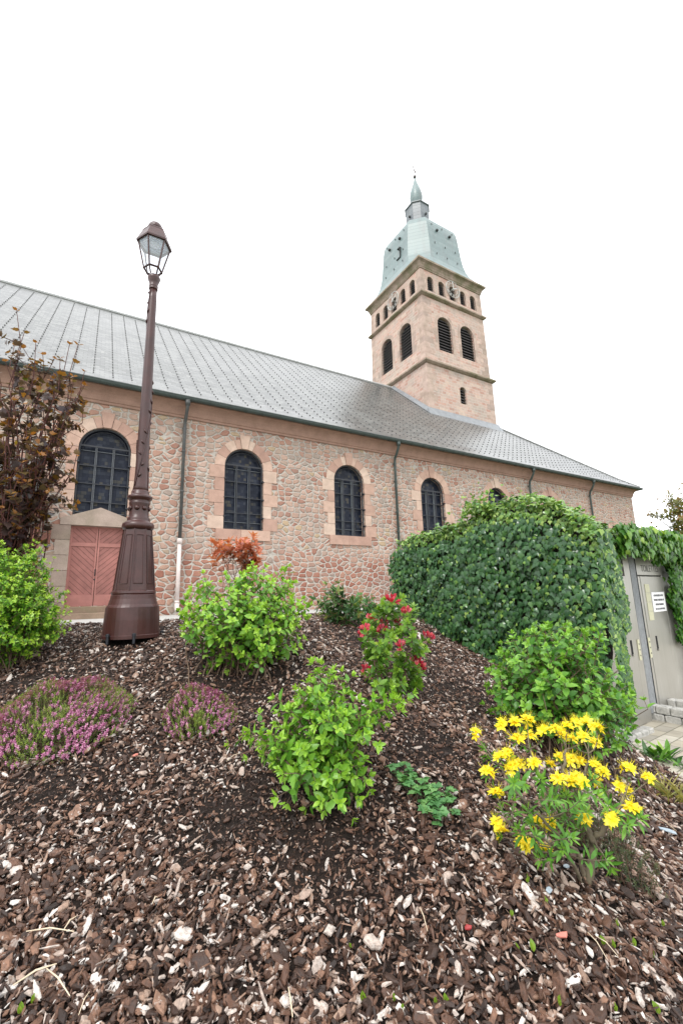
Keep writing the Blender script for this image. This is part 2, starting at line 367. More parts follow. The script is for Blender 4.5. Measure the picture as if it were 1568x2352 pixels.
# ------------------------------------------------------------------ terrain
def smin(a, b, k):
    h = np.clip(.5+.5*(b-a)/k, 0, 1); return b*(1-h)+a*h-k*h*(1-h)
KX, KY, KA = -3.2, 5.88, R(31)       # kerb at the back of the bed
def kerbside(x, y): return -(x-KX)*math.sin(KA)+(y-KY)*math.cos(KA)     # > 0: behind the kerb
def hgt(x, y):
    x = np.asarray(x, float); y = np.asarray(y, float)
    L = .2+.357*(y-1.75); Rr = .36-.38*(x-1.7)+.195*(y-3.85)
    z = smin(smin(L, 1.345, .25), Rr, .22)
    z = -smin(-z, 0*z, .12)
    z = z+.022*np.sin(2.3*x+.7)*np.cos(1.9*y+.3)+.012*np.sin(5.1*x-1.2*y)+.010*np.cos(4.7*y+2.2*x)
    return z
def grid(name, xs, ys, fz, mat, keep=None, smooth=True):
    X, Y = np.meshgrid(xs, ys, indexing='ij'); Z = fz(X, Y)
    V = np.stack([X, Y, Z], -1).reshape(-1, 3); n, m = len(xs), len(ys)
    I = np.arange(n*m).reshape(n, m); Q = np.stack([I[:-1, :-1], I[1:, :-1], I[1:, 1:], I[:-1, 1:]], -1).reshape(-1, 4)
    if keep is not None:
        cx = V[Q].mean(1); Q = Q[keep(cx[:, 0], cx[:, 1])]
    return mesh_np(name, V, Q.ravel(), np.arange(len(Q))*4, mat, None, None, smooth)
EDGE = [(-1.0, 4.6), (1.9, 4.0), (3.3, 3.3), (4.12, 2.86), (4.7, 2.76), (5.3, 3.12), (5.36, 9.5)]     # (y, x) right border of the bed
def in_front(x, y):
    u = (x-3.0)*math.cos(R(36))+(y-5.3)*math.sin(R(36)); v = -(x-3.0)*math.sin(R(36))+(y-5.3)*math.cos(R(36)); return (u > -.03) & (v < .05) & (y > 5.0)
def edge_x(y): return np.interp(y, [e[0] for e in EDGE], [e[1] for e in EDGE])
bed = grid('soil', np.arange(-9, 5.01, .07), np.arange(-1.5, 9.6, .07), lambda x, y: np.where(kerbside(x, y) > .02, np.minimum(hgt(x, y), 1.2), hgt(x, y)), SOIL,
           lambda x, y: (x < edge_x(y)) & (kerbside(x, y) < .12) & ~in_front(x, y)); tag(bed, kind='structure')
far = np.concatenate([-np.geomspace(900, 11, 14), np.arange(-10, 40, 1.0), np.geomspace(41, 900, 14)])
def gz(x, y):
    z = hgt(x, y)-.12; d = np.hypot(x-8, y-10); return np.where(d > 45, np.clip(1-(d-45)/200, 0, 1)*np.minimum(z, 1.1), np.minimum(z, 1.1))
tag(grid('ground', far, far, gz, GROUND), kind='structure')
# path between the bed and the church
PH = R(31.03); UX = np.array([math.cos(PH), math.sin(PH), 0]); UY = np.array([-math.sin(PH), math.cos(PH), 0]); DW = 14.0
def ploc(s, t, z): return UX*s+UY*(DW+t)+np.array([0, 0, z])
kd = KX*-math.sin(KA)+KY*math.cos(KA)-DW
pm = MB(); pm.add([ploc(-20, kd+.16, 1.27), ploc(6.5, kd+.16, 1.27), ploc(8.5, -3.2, 1.27), ploc(31, -2.0, 1.27), ploc(31, .1, 1.27), ploc(-20, .1, 1.27)], [(0, 1, 2, 3, 4, 5)])
tag(pm.build('path', PATHM), kind='structure')
km = MB()
for i in range(27):
    s0 = -20+i*1.0
    vs = [ploc(s0+a, kd+b, z) for z in (1.05, 1.325) for a, b in ((.004, 0), (.996, 0), (.996, .15), (.004, .15))]
    km.add(vs, [(0, 3, 2, 1), (4, 5, 6, 7), (0, 1, 5, 4), (1, 2, 6, 5), (2, 3, 7, 6), (3, 0, 4, 7)])
tag(km.build('kerb', KERBM), kind='structure')
pv = MB(); ys = np.linspace(-1.5, 5.28, 30)
pv.add([(edge_x(y)-.05, y, 0.015) for y in ys]+[(16, y, .015) for y in ys], [(i, 30+i, 31+i, i+1) for i in range(29)])
pv.add([(3.02, 5.28, .015), (16, 5.28, .015), (16, 12, .015), (3.02, 12, .015)], [(0, 1, 2, 3)])
pav = pv.build('pavement', PAVER); tag(pav, kind='structure')

# ------------------------------------------------------------------ church
church = thing('church', 'pink sandstone church with slate roof, arched windows and a copper topped bell tower', 'church', ploc(0, 0, 0), PH)
def arch(c, hw, sill, spring, n=18):
    return [(c-hw, sill)]+[(c-hw*math.cos(math.pi*i/n), spring+hw*math.sin(math.pi*i/n)) for i in range(n+1)]+[(c+hw, sill)]
def holed(mb, fn, u0, u1, z0, z1, holes, depth, n=18, rmat=None):
    """wall band with arched (c,hw,sill,spring) or square (c,hw,sill,top,'r') openings and their reveals"""
    x = u0
    def quad(a, b, c, d): mb.add([fn(*p, 0) for p in (a, b, c, d)], [(0, 1, 2, 3)])
    for h in sorted(holes):
        c, hw, sill, sp = h[:4]; pts = [(c-hw, sill), (c-hw, sp), (c+hw, sp), (c+hw, sill)] if len(h) > 4 else arch(c, hw, sill, sp, n)
        quad((x, z0), (c-hw, z0), (c-hw, z1), (x, z1))
        if sill > z0: quad((c-hw, z0), (c+hw, z0), (c+hw, sill), (c-hw, sill))
        top = pts[1:-1]
        for a, b in zip(top[:-1], top[1:]):
            if a[1] < z1-1e-6 or b[1] < z1-1e-6: quad(a, b, (b[0], z1), (a[0], z1))
        m0 = mb.mat
        if rmat is not None: mb.mat = rmat
        loop = pts+[pts[0]]
        for a, b in zip(loop[:-1], loop[1:]): mb.add([fn(*a, 0), fn(*a, depth), fn(*b, depth), fn(*b, 0)], [(0, 1, 2, 3)])
        mb.mat = m0
        x = c+hw
    quad((x, z0), (u1, z0), (u1, z1), (x, z1))
WC = [.44, 4.62, 8.80, 13.09, 17.28, 21.5]; WH, SILL, SPR = .68, 3.93, 6.06
LEN, WID = 30.07, 16.8
fw = lambda u, z, d: (u, d, z)
wall = MB()
holed(wall, fw, -14, LEN, -.3, 3.93, [(.44, .68, 1.6, 3.82, 'r')], .35)
holed(wall, fw, -14, LEN, 3.93, 8.0, [(c, WH, SILL, SPR) for c in WC]+[(27.52, .42, SILL+.01, 5.06)], .35)
for a, b in (((LEN, 0), (LEN, WID)), ((LEN, WID), (-14, WID)), ((-14, WID), (-14, 0))):
    wall.add([(*a, -.3), (*b, -.3), (*b, 8), (*a, 8)], [(0, 1, 2, 3)])
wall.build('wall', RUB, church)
# roof
def ring(o, z): return [(-14-o, -o, z), (LEN+o, -o, z), (LEN+o, WID+o, z), (-14-o, WID+o, z)]
RZ, RT = 15.92, 8.4; RE = 21.25
rf = MB(); v = ring(.47, 7.98)+ring(.47, 8.06)+ring(-.4, 8.72)+[(-14-.47, RT, RZ), (RE, RT, RZ)]
rf.add(v, [(3, 2, 1, 0), (0, 1, 5, 4), (1, 2, 6, 5), (2, 3, 7, 6), (3, 0, 4, 7), (4, 5, 9, 8), (5, 6, 10, 9), (6, 7, 11, 10), (8, 9, 13, 12), (9, 10, 13), (10, 11, 12, 13), (7, 4, 8, 12, 11)])
roof = rf.build('roof', SLATE, church)
rc = MB(); rc.tube([(-14.4, RT, RZ+.02), (18.05, RT, RZ+.02)], .09, 8)
hip = [(LEN+.40, -.40, 8.13), (LEN-.4, .4, 8.75), (24.1, 5.55, 13.42)]
rc.tube(hip, .05, 8); rc.build('ridge_cap', mat_paint('ridge_zinc', (.42, .43, .43), .35, .2, 5), roof)
hk = MB()
sl = (RZ-8.72)/(RT-.4)
for j in range(82):
    for k in range(34):
        s = -12+j*.52; t = -.15+k*.245+(.12 if j % 2 else 0)
        z = 8.06+(t+.47)*(.66/.87) if t < .4 else 8.72+(t-.4)*sl
        if t > RT-.15 or s > LEN-t-.3 or (17.9 < s < 24.3 and t > 4.6): continue
        hk.add([(s-.015, t-.04, z-.035), (s+.015, t-.04, z-.035), (s+.015, t+.02, z+.005), (s-.015, t+.02, z+.005), (s-.015, t-.045, z-.005), (s+.015, t-.045, z-.005), (s+.015, t-.02, z+.02), (s-.015, t-.02, z+.02)],
               [(0, 3, 2, 1), (4, 5, 6, 7), (0, 1, 5, 4), (1, 2, 6, 5), (2, 3, 7, 6), (3, 0, 4, 7)])
tag(hk.build('snow_hook', mat_paint('dark_hook', (.055, .055, .055), .6, .2, 9), roof), kind='stuff')
# cornice and gutter (swept round the building)
def sweep(prof, name, mat, joints=None):
    b = MB(); st = [(-14, 0, -1, -1), (LEN, 0, 1, -1), (LEN, WID, 1, 1), (-14, WID, -1, 1)]
    n = len(prof)
    v = [(x+sx*o, y+sy*o, z) for x, y, sx, sy in st for o, z in prof]
    f = []
    for k in range(4):
        for i in range(n): f.append((k*n+i, ((k+1) % 4)*n+i, ((k+1) % 4)*n+(i+1) % n, k*n+(i+1) % n))
    b.add(v, f); return b.build(name, mat, church)
sweep([(-.02, 7.46), (.05, 7.46), (.05, 7.53), (.08, 7.55), (.085, 7.60), (.10, 7.68), (.14, 7.77), (.20, 7.84), (.27, 7.88), (.34, 7.90), (.34, 7.975), (-.02, 7.975)], 'cornice', CORN)
gp = [(.40+.085*math.cos(a), 7.985+.085*math.sin(a)) for a in np.linspace(math.pi, 2*math.pi, 9)]
gp = [(o+.03, z) for o, z in gp]; gp += [(gp[-1][0]+.012, 8.0), (gp[-1][0]+.012, 8.02), (gp[-1][0]-.01, 8.02)]+[(.43+.07*math.cos(a), 7.985+.07*math.sin(a)) for a in np.linspace(2*math.pi, math.pi, 9)]
gut = sweep(gp, 'gutter', GUTTER)
gb = MB()
for i in range(72): gb.tube([(-13.5+i*.6, -.43+.092*math.cos(a), 7.985+.092*math.sin(a)) for a in np.linspace(math.pi, 2*math.pi, 7)], .011, 4)
tag(gb.build('gutter_bracket', GUTTER, gut), kind='stuff')
for k, s in enumerate((2.60, 11.0, 19.73, 25.15)):
    b = MB()
    pts = [(s, -.43, 7.95), (s, -.43, 7.78), (s, -.40, 7.66), (s, -.25, 7.42), (s, -.15, 7.30), (s, -.12, 7.1), (s, -.12, 3.5 if k == 0 else 1.3)]
    b.tube(pts, .052, 10); b.lathe([(.075, 7.74), (.09, 7.92)], s, -.43, 10)
    pipe = b.build('downpipe', PIPE if k == 0 else GUTTER, church, True)
    for z in (7.05, 6.3, 5.0, 4.2):
        c = MB(); c.lathe([(.064, z), (.064, z+.05)], s, -.12, 10); c.box(s-.02, s+.02, -.08, 0, z+.01, z+.04); c.build('pipe_clip', PIPE if k == 0 else GUTTER, pipe)
    if k == 0:
        b = MB(); b.lathe([(.078, 3.38), (.078, 3.52), (.06, 3.54)], s, -.12, 12); b.lathe([(.062, 1.56), (.062, 3.4)], s, -.12, 12); b.lathe([(.07, 1.62), (.07, 1.68)], s, -.12, 12)
        b.tube([(s, -.12, 1.6), (s, -.14, 1.5), (s, -.2, 1.43), (s, -.28, 1.40)], [.066, .07, .07, .07], 12)
        w_ = b.build('lower_pipe', WHITEPIPE, church, True); w_['label'] = 'pale pinkish lower length of the downpipe'
        b = MB(); b.tube([(s, -.279, 1.402), (s, -.284, 1.40)], .052, 12); b.build('pipe_mouth', VOID, w_)
# windows
def window(c, hw, sill, spr, first=False, nbars=3):
    b = MB(); b.prism(arch(c, hw-.005, sill, spr), .24, .27, fw); win = b.build('window', LEADED, church)
    g = MB(); n = 18                                                        # iron frame + bars
    for o, dd in ((0, .10),):
        pts = arch(c, hw-.03, sill+.03, spr); g.tube([fw(u, z, dd) for u, z in pts]+[fw(c-hw+.03, sill+.03, dd)], .03, 6)
        g.tube([fw(c-(hw-.11)*math.cos(math.pi*i/n), spr+(hw-.11)*math.sin(math.pi*i/n), .12) for i in range(n+1)], .014, 5)
    for q in (-1, 1): g.box(c+q*hw/3-.016, c+q*hw/3+.016, .085, .115, sill, spr+.12)
    g.box(c-hw, c+hw, .082, .118, spr+.07, spr+.115)
    for zz in (.27, .52, .77): g.box(c-hw, c+hw, .092, .112, sill+(spr-sill)*zz*1.0-.012, sill+(spr-sill)*zz+.012)
    for zz in (.2, .5, .8):
        for q in (-1, 1): g.box(c+q*(hw-.02)-.03, c+q*(hw-.02)+.03, -.05, .1, sill+(spr-sill)*zz-.02, sill+(spr-sill)*zz+.02)
    g.build('grille', IRON, win)
    g = MB()
    for q in (-1, 1): g.box(c+q*hw/3-.026, c+q*hw/3-.012 if q < 0 else c+q*hw/3-.012, .19, .235, sill, spr+.1); g.box(c+q*hw/3+.018, c+q*hw/3+.03, .19, .235, sill, spr+.1)
    for zz in (.12, .27, .52, .77, .98): g.box(c-hw+.01, c+hw-.01, .20, .236, sill+(spr-sill)*zz+.016, sill+(spr-sill)*zz+.03)
    g.build('glazing_bar', LEADBAR, win)
    b = MB(); rnd = random.Random(int(c*100)); P0 = -.022
    nv = 8
    for i in range(nv):                                                     # voussoirs
        a0, a1 = math.pi*i/nv, math.pi*(i+1)/nv
        if i == nv//2-1: a1 -= .17/1.0
        if i == nv//2: a0 += .17
        a0 += .006; a1 -= .006
        aa = np.linspace(a0, a1, 6); b.cur = rnd.random()
        b.prism([(c-hw*math.cos(a), spr+hw*math.sin(a)) for a in aa]+[(c-(hw+.33)*math.cos(a), spr+(hw+.33)*math.sin(a)) for a in aa[::-1]], P0, .05, fw)
    b.cur = rnd.random(); b.prism([(c-.105, spr+hw-.008), (c+.105, spr+hw-.008), (c+.185, spr+hw+.47), (c-.185, spr+hw+.47)], P0-.02, .05, fw)
    zs = np.linspace(sill, spr, 6)
    for i in range(5):
        for q in (-1, 1):
            b.cur = rnd.random(); wdt = .50 if i % 2 == 0 else .29
            if first and i == 0: continue
            u0, u1 = sorted((c+q*hw, c+q*(hw+wdt+rnd.uniform(-.03, .03)))); b.box(u0, u1, P0, .05, zs[i]+.006, zs[i+1]-.006)
    if not first:
        for a0, a1 in ((-.92, -.1), (-.1+.01, .92)) if rnd.random() < .5 else ((-.92, .2), (.21, .92)):
            b.cur = rnd.random()*.6; b.box(c+a0*hw/.68, c+a1*hw/.68, P0-.03, .24, sill-.34, sill)
    b.build('window_surround', TRIM, win)
for i, c in enumerate(WC): window(c, WH, SILL, SPR, i == 0)
window(27.52, .42, SILL+.01, 5.06)
# door under the first window
b = MB()
for q in (0, 1):
    x0, x1 = (.44-.68, .44-.006) if q == 0 else (.44+.006, .44+.68); b.box(x0, x1, .20, .25, 1.6, 3.82)
door = b.build('door', DOOR, church)
b = MB()
vb = MB()
def clipbar(mb, x0, z0, x1, z1, wd, lo, hi, xa, xb):
    (x0, z0), (x1, z1) = (x0, z0), (x1, z1)
    pts = []
    n = 24
    ins = [(x0+(x1-x0)*i/n, z0+(z1-z0)*i/n) for i in range(n+1)]
    ins = [p for p in ins if xa <= p[0] <= xb and lo <= p[1] <= hi]
    if len(ins) < 2: return
    a, c = ins[0], ins[-1]; d = nrm(np.array([c[0]-a[0], c[1]-a[1]])); nx, nz_ = -d[1]*wd, d[0]*wd
    mb.prism([(a[0]-nx, a[1]-nz_), (c[0]-nx, c[1]-nz_), (c[0]+nx, c[1]+nz_), (a[0]+nx, a[1]+nz_)], .197, .2, fw)
for q in (-1, 1):
    xa, xb = (.44-.63, .44-.05) if q < 0 else (.44+.05, .44+.63)
    for i in range(-8, 20):
        z = 1.75+i*.15
        xi, xo = .44+q*.05, .44+q*.66
        clipbar(vb, xi, z, xo, z+.58, .007, 1.9, 3.24, xa, xb)
    for i in range(-4, 12):
        z = 3.34+i*.15
        clipbar(vb, .44+q*.05, z-.2, .44+q*.66, z-.2+.55, .007, 3.34, 3.76, xa, xb)
for x0, x1, z0, z1 in ((-.24, -.19, 1.6, 3.82), (1.07, 1.12, 1.6, 3.82), (.39, .432, 1.6, 3.82), (.448, .49, 1.6, 3.82), (-.19, .39, 3.76, 3.82), (.49, 1.07, 3.76, 3.82), (-.19, .39, 3.24, 3.34), (.49, 1.07, 3.24, 3.34), (-.19, .39, 1.6, 1.9), (.49, 1.07, 1.6, 1.9)):
    b.box(x0, x1, .175, .2, z0, z1)
b.build('door_batten', DOORTRIM, door)
vb.build('board_groove', mat_paint('door_groove', (.15, .055, .045), .7, .2, 6), door)
b = MB(); b.tube([(.425, .16, 2.42), (.425, .13, 2.46), (.425, .13, 2.56), (.425, .16, 2.6)], .012, 6); b.lathe([(.02, 2.30), (.02, 2.34)], .425, .172, 8); b.build('handle', IRON, door)
b = MB(); b.cur = .6
b.prism([(-.50, 3.80), (1.40, 3.80), (1.40, 3.98), (.44, 4.33), (-.50, 3.98)], -.05, .24, fw); b.build('door_lintel', GREYST, church)
rnd = random.Random(3)
for q in (-1, 1):
    z = 1.30; b = MB()
    for i in range(6):
        hgt_ = 2.5/6; b.cur = rnd.random(); wd = .52 if i % 2 else .34
        u0, u1 = sorted((.44+q*.68, .44+q*(.68+wd))); b.box(u0, u1, -.03, .05, z+.006, z+hgt_-.006); z += hgt_
    b.build('door_jamb', GREYST, church)
b = MB(); b.cur = .35; b.bbox(-.5, 1.4, -.35, .3, 1.2, 1.59, .015); b.bbox(-.75, 1.65, -.72, -.351, 1.1, 1.42, .015); b.build('door_step', mat_ashlar('mossy_step', (.20, .14, .10), (.27, .19, .14), (.3, .25, .2), .7), church)
# lean-to porch left of the door, on timber posts
b = MB(); b.add([(-6, 0, 5.55), (-1.15, 0, 5.55), (-.75, -1.25, 4.36), (-6, -1.25, 4.36), (-6, 0, 5.47), (-1.15, 0, 5.47), (-.75, -1.25, 4.28), (-6, -1.25, 4.28)], [(0, 3, 2, 1), (4, 5, 6, 7), (2, 3, 7, 6), (1, 2, 6, 5), (0, 4, 7, 3)])
por = b.build('porch_roof', SLATE, church)
b = MB(); b.box(-6, -.85, -1.2, -1.05, 4.05, 4.27); b.box(-.95, -.80, -1.04, -.01, 4.05, 4.27)
for s in (-1.02, -3.4, -5.8): b.box(s, s+.16, -1.18, -1.04, 1.2, 4.05)
b.build('porch_frame', POSTW, por)
b = MB(); b.box(-.88, -.68, -.16, -.001, 3.25, 3.78); b.build('notice_box', POSTW, church)
b = MB(); rnd = random.Random(9); z = 1.3
for i in range(14):
    h_ = rnd.uniform(.28, .4); x = -5.5
    while x < -1.12:
        x1 = min(x+rnd.uniform(.4, .8), -1.1); b.cur = rnd.random(); b.box(x+.006, x1-.006, -.018, .03, z+.006, min(z+h_, 5.4)-.006); x = x1
    z += h_
    if z > 5.1: break
b.build('ashlar_facing', GREYST, church)

# ---------------- tower
TX, TY = 21.08, 8.08
HB, HT = 3.06, 2.98
def face(k, h):
    def fn(u, z, d):
        hz = h*(1.004-.0005*(z-7)) if h == HB else (h-.013*(z-16.4) if h == HT else h)
        x, y = u*hz/h, -(hz-d)
        for _ in range(k): x, y = y, -x
        return (TX+x, TY+y, z)
    return fn
tw = MB(); lv = []
BEL = [(-1.07, .65, 17.55, 19.5), (1.07, .65, 17.55, 19.5)]
SMA = [(q*1.04, .29, 21.82, 22.66) for q in (-2, -1, 0, 1, 2)]
for k in range(4):
    fb, ft = face(k, HB), face(k, HT)
    holed(tw, fb, -HB, HB, 7, 16.45, [(.05, .29, 14.03, 14.96)] if k == 0 else [], .3)
    holed(tw, ft, -HT, HT, 16.45, 21.4, BEL, .35)
    holed(tw, ft, -HT, HT, 21.4, 23.6, SMA, .3)
    if k == 0: lv.append((fb, (.05, .29, 14.03, 14.96), 6))
    lv += [(ft, h, 12) for h in BEL]+[(ft, h, 7) for h in SMA]
tower = tw.build('tower', COURSED, church)
for fn, (c, hw, sill, sp), n in lv:
    b = MB(); b.mat = 1; b.prism(arch(c, hw, sill, sp, 10), .27, .29, fn); b.mat = 0
    top = sp+hw
    for i in range(n):
        z = sill+(top-sill)*(i+.35)/n; half = hw if z <= sp else math.sqrt(max(hw*hw-(z-sp)**2, .0004))
        th = .022; dz = (top-sill)/n*.55
        v = [fn(c-half, z-dz, .10), fn(c+half, z-dz, .10), fn(c+half, z+dz*.6, .24), fn(c-half, z+dz*.6, .24), fn(c-half, z-dz+th*1.6, .10), fn(c+half, z-dz+th*1.6, .10), fn(c+half, z+dz*.6+th, .24), fn(c-half, z+dz*.6+th, .24)]
        b.add(v, [(0, 3, 2, 1), (4, 5, 6, 7), (0, 1, 5, 4), (1, 2, 6, 5), (2, 3, 7, 6), (3, 0, 4, 7)])
    b.build('louvre', [LOUVRE, VOID], tower)
b = MB(); rnd = random.Random(5)                                             # opening surrounds and quoins
for k in range(4):
    ft = face(k, HT)
    for c, hw, sill, sp in BEL:
        b = MB()
        for i in range(9):
            aa = np.linspace(math.pi*i/9+.005, math.pi*(i+1)/9-.005, 4); b.cur = rnd.random()
            b.prism([(c-hw*math.cos(a), sp+hw*math.sin(a)) for a in aa]+[(c-(hw+.26)*math.cos(a), sp+(hw+.26)*math.sin(a)) for a in aa[::-1]], -.006, .05, ft)
        zs = np.linspace(sill, sp, 5)
        for i in range(4):
            for q in (-1, 1):
                b.cur = rnd.random(); u0, u1 = sorted((c+q*hw, c+q*(hw+(.26 if q*c < 0 else (.3 if i % 2 else .45))))); b.box if False else b.prism([(u0, zs[i]+.005), (u1, zs[i]+.005), (u1, zs[i+1]-.005), (u0, zs[i+1]-.005)], -.006, .05, ft)
        b.build('opening_surround', QUOIN, tower)
    for c, hw, sill, sp in SMA:
        b = MB()
        b.cur = rnd.random(); aa = np.linspace(0, math.pi, 9)
        b.prism([(c-hw*math.cos(a), sp+hw*math.sin(a)) for a in aa]+[(c-(hw+.15)*math.cos(a), sp+(hw+.15)*math.sin(a)) for a in aa[::-1]], -.006, .05, ft)
        for q in (-1, 1):
            u0, u1 = sorted((c+q*hw, c+q*(hw+.16))); b.prism([(u0, sill), (u1, sill), (u1, sp-.004), (u0, sp-.004)], -.006, .05, ft)
        b.build('opening_surround', QUOIN, tower)
for k in range(4):                                                           # dressed corner stones
    for h, za, zb in ((HB, 12.0, 16.18), (HT, 16.72, 21.22), (HT, 21.65, 23.3)):
        b = MB(); z = za; i = 0; f0, f1 = face(k, h), face((k+1) % 4, h)
        while z < zb-.1:
            z1 = min(z+rnd.uniform(.3, .42), zb); b.cur = rnd.random(); a, c = ((.78, .46) if i % 2 else (.46, .78)) if za < 21.3 else ((.44, .36) if i % 2 else (.36, .44)); e = .006
            b.add([f0(-h-e, z+.005, -e), f0(-h+a, z+.005, -e), f0(-h+a, z1-.005, -e), f0(-h-e, z1-.005, -e), f1(h-c, z+.005, -e), f1(h-c, z1-.005, -e), f0(-h+a, z+.005, .1), f0(-h+a, z1-.005, .1), f1(h-c, z+.005, .1), f1(h-c, z1-.005, .1)],
                  [(0, 1, 2, 3), (4, 0, 3, 5), (1, 6, 7, 2), (8, 4, 5, 9), (3, 2, 7, 9, 5), (0, 4, 8, 6, 1)])
            z = z1; i += 1
        b.build('quoin', QUOIN, tower)
def sqsweep(prof, name, mat, par):
    b = MB(); n = len(prof); cs = [(-1, -1), (1, -1), (1, 1), (-1, 1)]
    v = [(TX+sx*o, TY+sy*o, z) for sx, sy in cs for o, z in prof]
    f = [(k*n+i, ((k+1) % 4)*n+i, ((k+1) % 4)*n+i+1, k*n+i+1) for k in range(4) for i in range(n-1)]
    b.add(v, f); return b.build(name, mat, par)
sqsweep([(HB-.05, 16.2), (HB+.08, 16.24), (HB+.20, 16.34), (HB+.20, 16.44), (HT-.05, 16.72)], 'string_course', TOWTRIM, tower)
sqsweep([(2.88, 21.24), (2.99, 21.28), (3.11, 21.38), (3.11, 21.48), (2.86, 21.64)], 'string_course', TOWTRIM, tower)
sqsweep([(2.86, 23.32), (2.94, 23.34), (2.94, 23.42), (2.97, 23.46), (3.00, 23.58), (3.07, 23.72), (3.17, 23.80), (3.21, 23.82), (3.21, 23.95), (3.05, 24.0), (0, 24.0)], 'cornice', TOWTRIM, tower)
fl = MB(); zf_ = 8.72+(TY-HB-.4)*sl
fl.add([(TX-HB-.3, TY-HB-.34, zf_-.31), (TX+HB+.3, TY-HB-.34, zf_-.31), (TX+HB+.2, TY-HB-.012, zf_+.30), (TX-HB-.2, TY-HB-.012, zf_+.30)], [(0, 1, 2, 3)])
zz = lambda y: 8.72+(y-.4)*sl
fl.add([(TX-HB-.3, TY-HB-.34, zz(TY-HB-.34)+.02), (TX-HB-.012, TY-HB-.012, zz(TY-HB)+.30), (TX-HB-.012, RT, RZ+.22), (TX-HB-.3, RT, RZ+.03)], [(0, 1, 2, 3)])
fl.build('flashing', mat_paint('lead_flashing', (.20, .215, .23), .4, .3, 4), roof)
# dome, lantern, onion, ball, weathercock
def loft(prof, name, mat, par, n_sub=4):
    b = MB(); P = []
    for i in range(len(prof)-1):
        for j in range(n_sub): P.append(tuple(prof[i][q]+(prof[i+1][q]-prof[i][q])*j/n_sub for q in range(3)))
    P.append(prof[-1]); v = []
    for z, h, k in P:
        c = h-k*h
        for x, y in ((-c, -h), (c, -h), (h, -c), (h, c), (c, h), (-c, h), (-h, c), (-h, -c)): v.append((TX+x, TY+y, z))
    f = [(i*8+j, i*8+(j+1) % 8, i*8+8+(j+1) % 8, i*8+8+j) for i in range(len(P)-1) for j in range(8)]
    f.append(tuple(range(len(v)-8, len(v)))); b.add(v, f); return b.build(name, mat, par)
DP = [(24.0, 3.17, .20), (24.15, 3.06, .28), (24.4, 2.93, .35), (24.8, 2.80, .39), (25.4, 2.69, .41), (26.2, 2.60, .415), (27.0, 2.53, .41), (27.7, 2.46, .40), (28.2, 2.38, .385), (28.55, 2.27, .38), (28.82, 2.09, .385), (29.02, 1.84, .40), (29.18, 1.5, .42), (29.32, 1.12, .44), (29.4, .88, .46)]
dome = loft(DP, 'dome', COPPER, tower)
lan = loft([(29.3, .84, .5), (31.76, .83, .5), (31.80, .90, .5), (31.87, .90, .5), (32.1, .40, .46)], 'lantern', COPDARK, tower, 1)
b = MB(); b.lathe([(.30, 32.0), (.36, 32.25), (.44, 32.55), (.50, 32.9), (.51, 33.15), (.47, 33.45), (.38, 33.8), (.27, 34.12), (.17, 34.45), (.09, 34.75), (.045, 35.0)], TX, TY, 16); fin = b.build('onion_finial', COPPER, tower, True)
b = MB(); b.lathe([(.03, 34.95), (.10, 35.0), (.14, 35.1), (.10, 35.2), (.03, 35.27)], TX, TY, 12); b.lathe([(.02, 35.2), (.016, 35.9)], TX, TY, 6); b.build('finial_ball', mat_paint('dark_bronze', (.10, .085, .085), .5, .2, 6), tower, True)
b = MB(); CK = [(-.42, 0), (-.36, .12), (-.3, .16), (-.22, .10), (-.08, .0), (.1, -.01), (.2, .08), (.33, .2), (.40, .14), (.36, .0), (.24, -.12), (.06, -.2), (-.1, -.19), (-.24, -.1), (-.34, .02)]
b.prism([(u, 35.85+z) for u, z in CK], -.025, .025, lambda u, z, d: (TX+u*.9, TY+u*.5+d, z)); b.build('weathercock', mat_paint('pale_gilt', (.24, .20, .20), .5, .2, 6), tower)
VENTM = mat_paint('vent_dark', (.02, .025, .025), .6, .2, 6)                   # small roof vents on dome and lantern
def dome_h(z): return float(np.interp(z, [p[0] for p in DP], [p[1] for p in DP]))
for k in range(4):
    for u, z, h in ((-.62, 27.55, 0), (.62, 27.55, 0), (.05, 30.75, .832)):
        b = MB(); h = h or dome_h(z); w_ = .075 if h > 1 else .055; b.prism([(u-w_, z), (u+w_, z), (u+w_, z+.12), (u-w_, z+.12)], -.13, .15, face(k, h)); b.build('roof_vent', VENTM, tower)
b = MB()
for k in range(4):
    for u in (-1.0, .0, 1.0):
        for z in (25.3, 26.3, 28.0):
            b.prism([(u-.012, z), (u+.012, z), (u+.012, z+.14), (u-.012, z+.14)], -.05, .04, face(k, dome_h(z)))
tag(b.build('roof_hook', mat_paint('hook_grey', (.08, .09, .09), .5, .2, 6), dome), kind='stuff')
b = MB(); fn = face(1, 2.56)
for u0, u1, z0, z1 in ((.3, .75, 25.9, 25.96), (.7, .75, 25.96, 26.7), (.45, .75, 26.7, 26.76)): b.prism([(u0, z0), (u1, z0), (u1, z1), (u0, z1)], -.14, .12, fn)
b.build('hatch_frame', VENTM, tower)
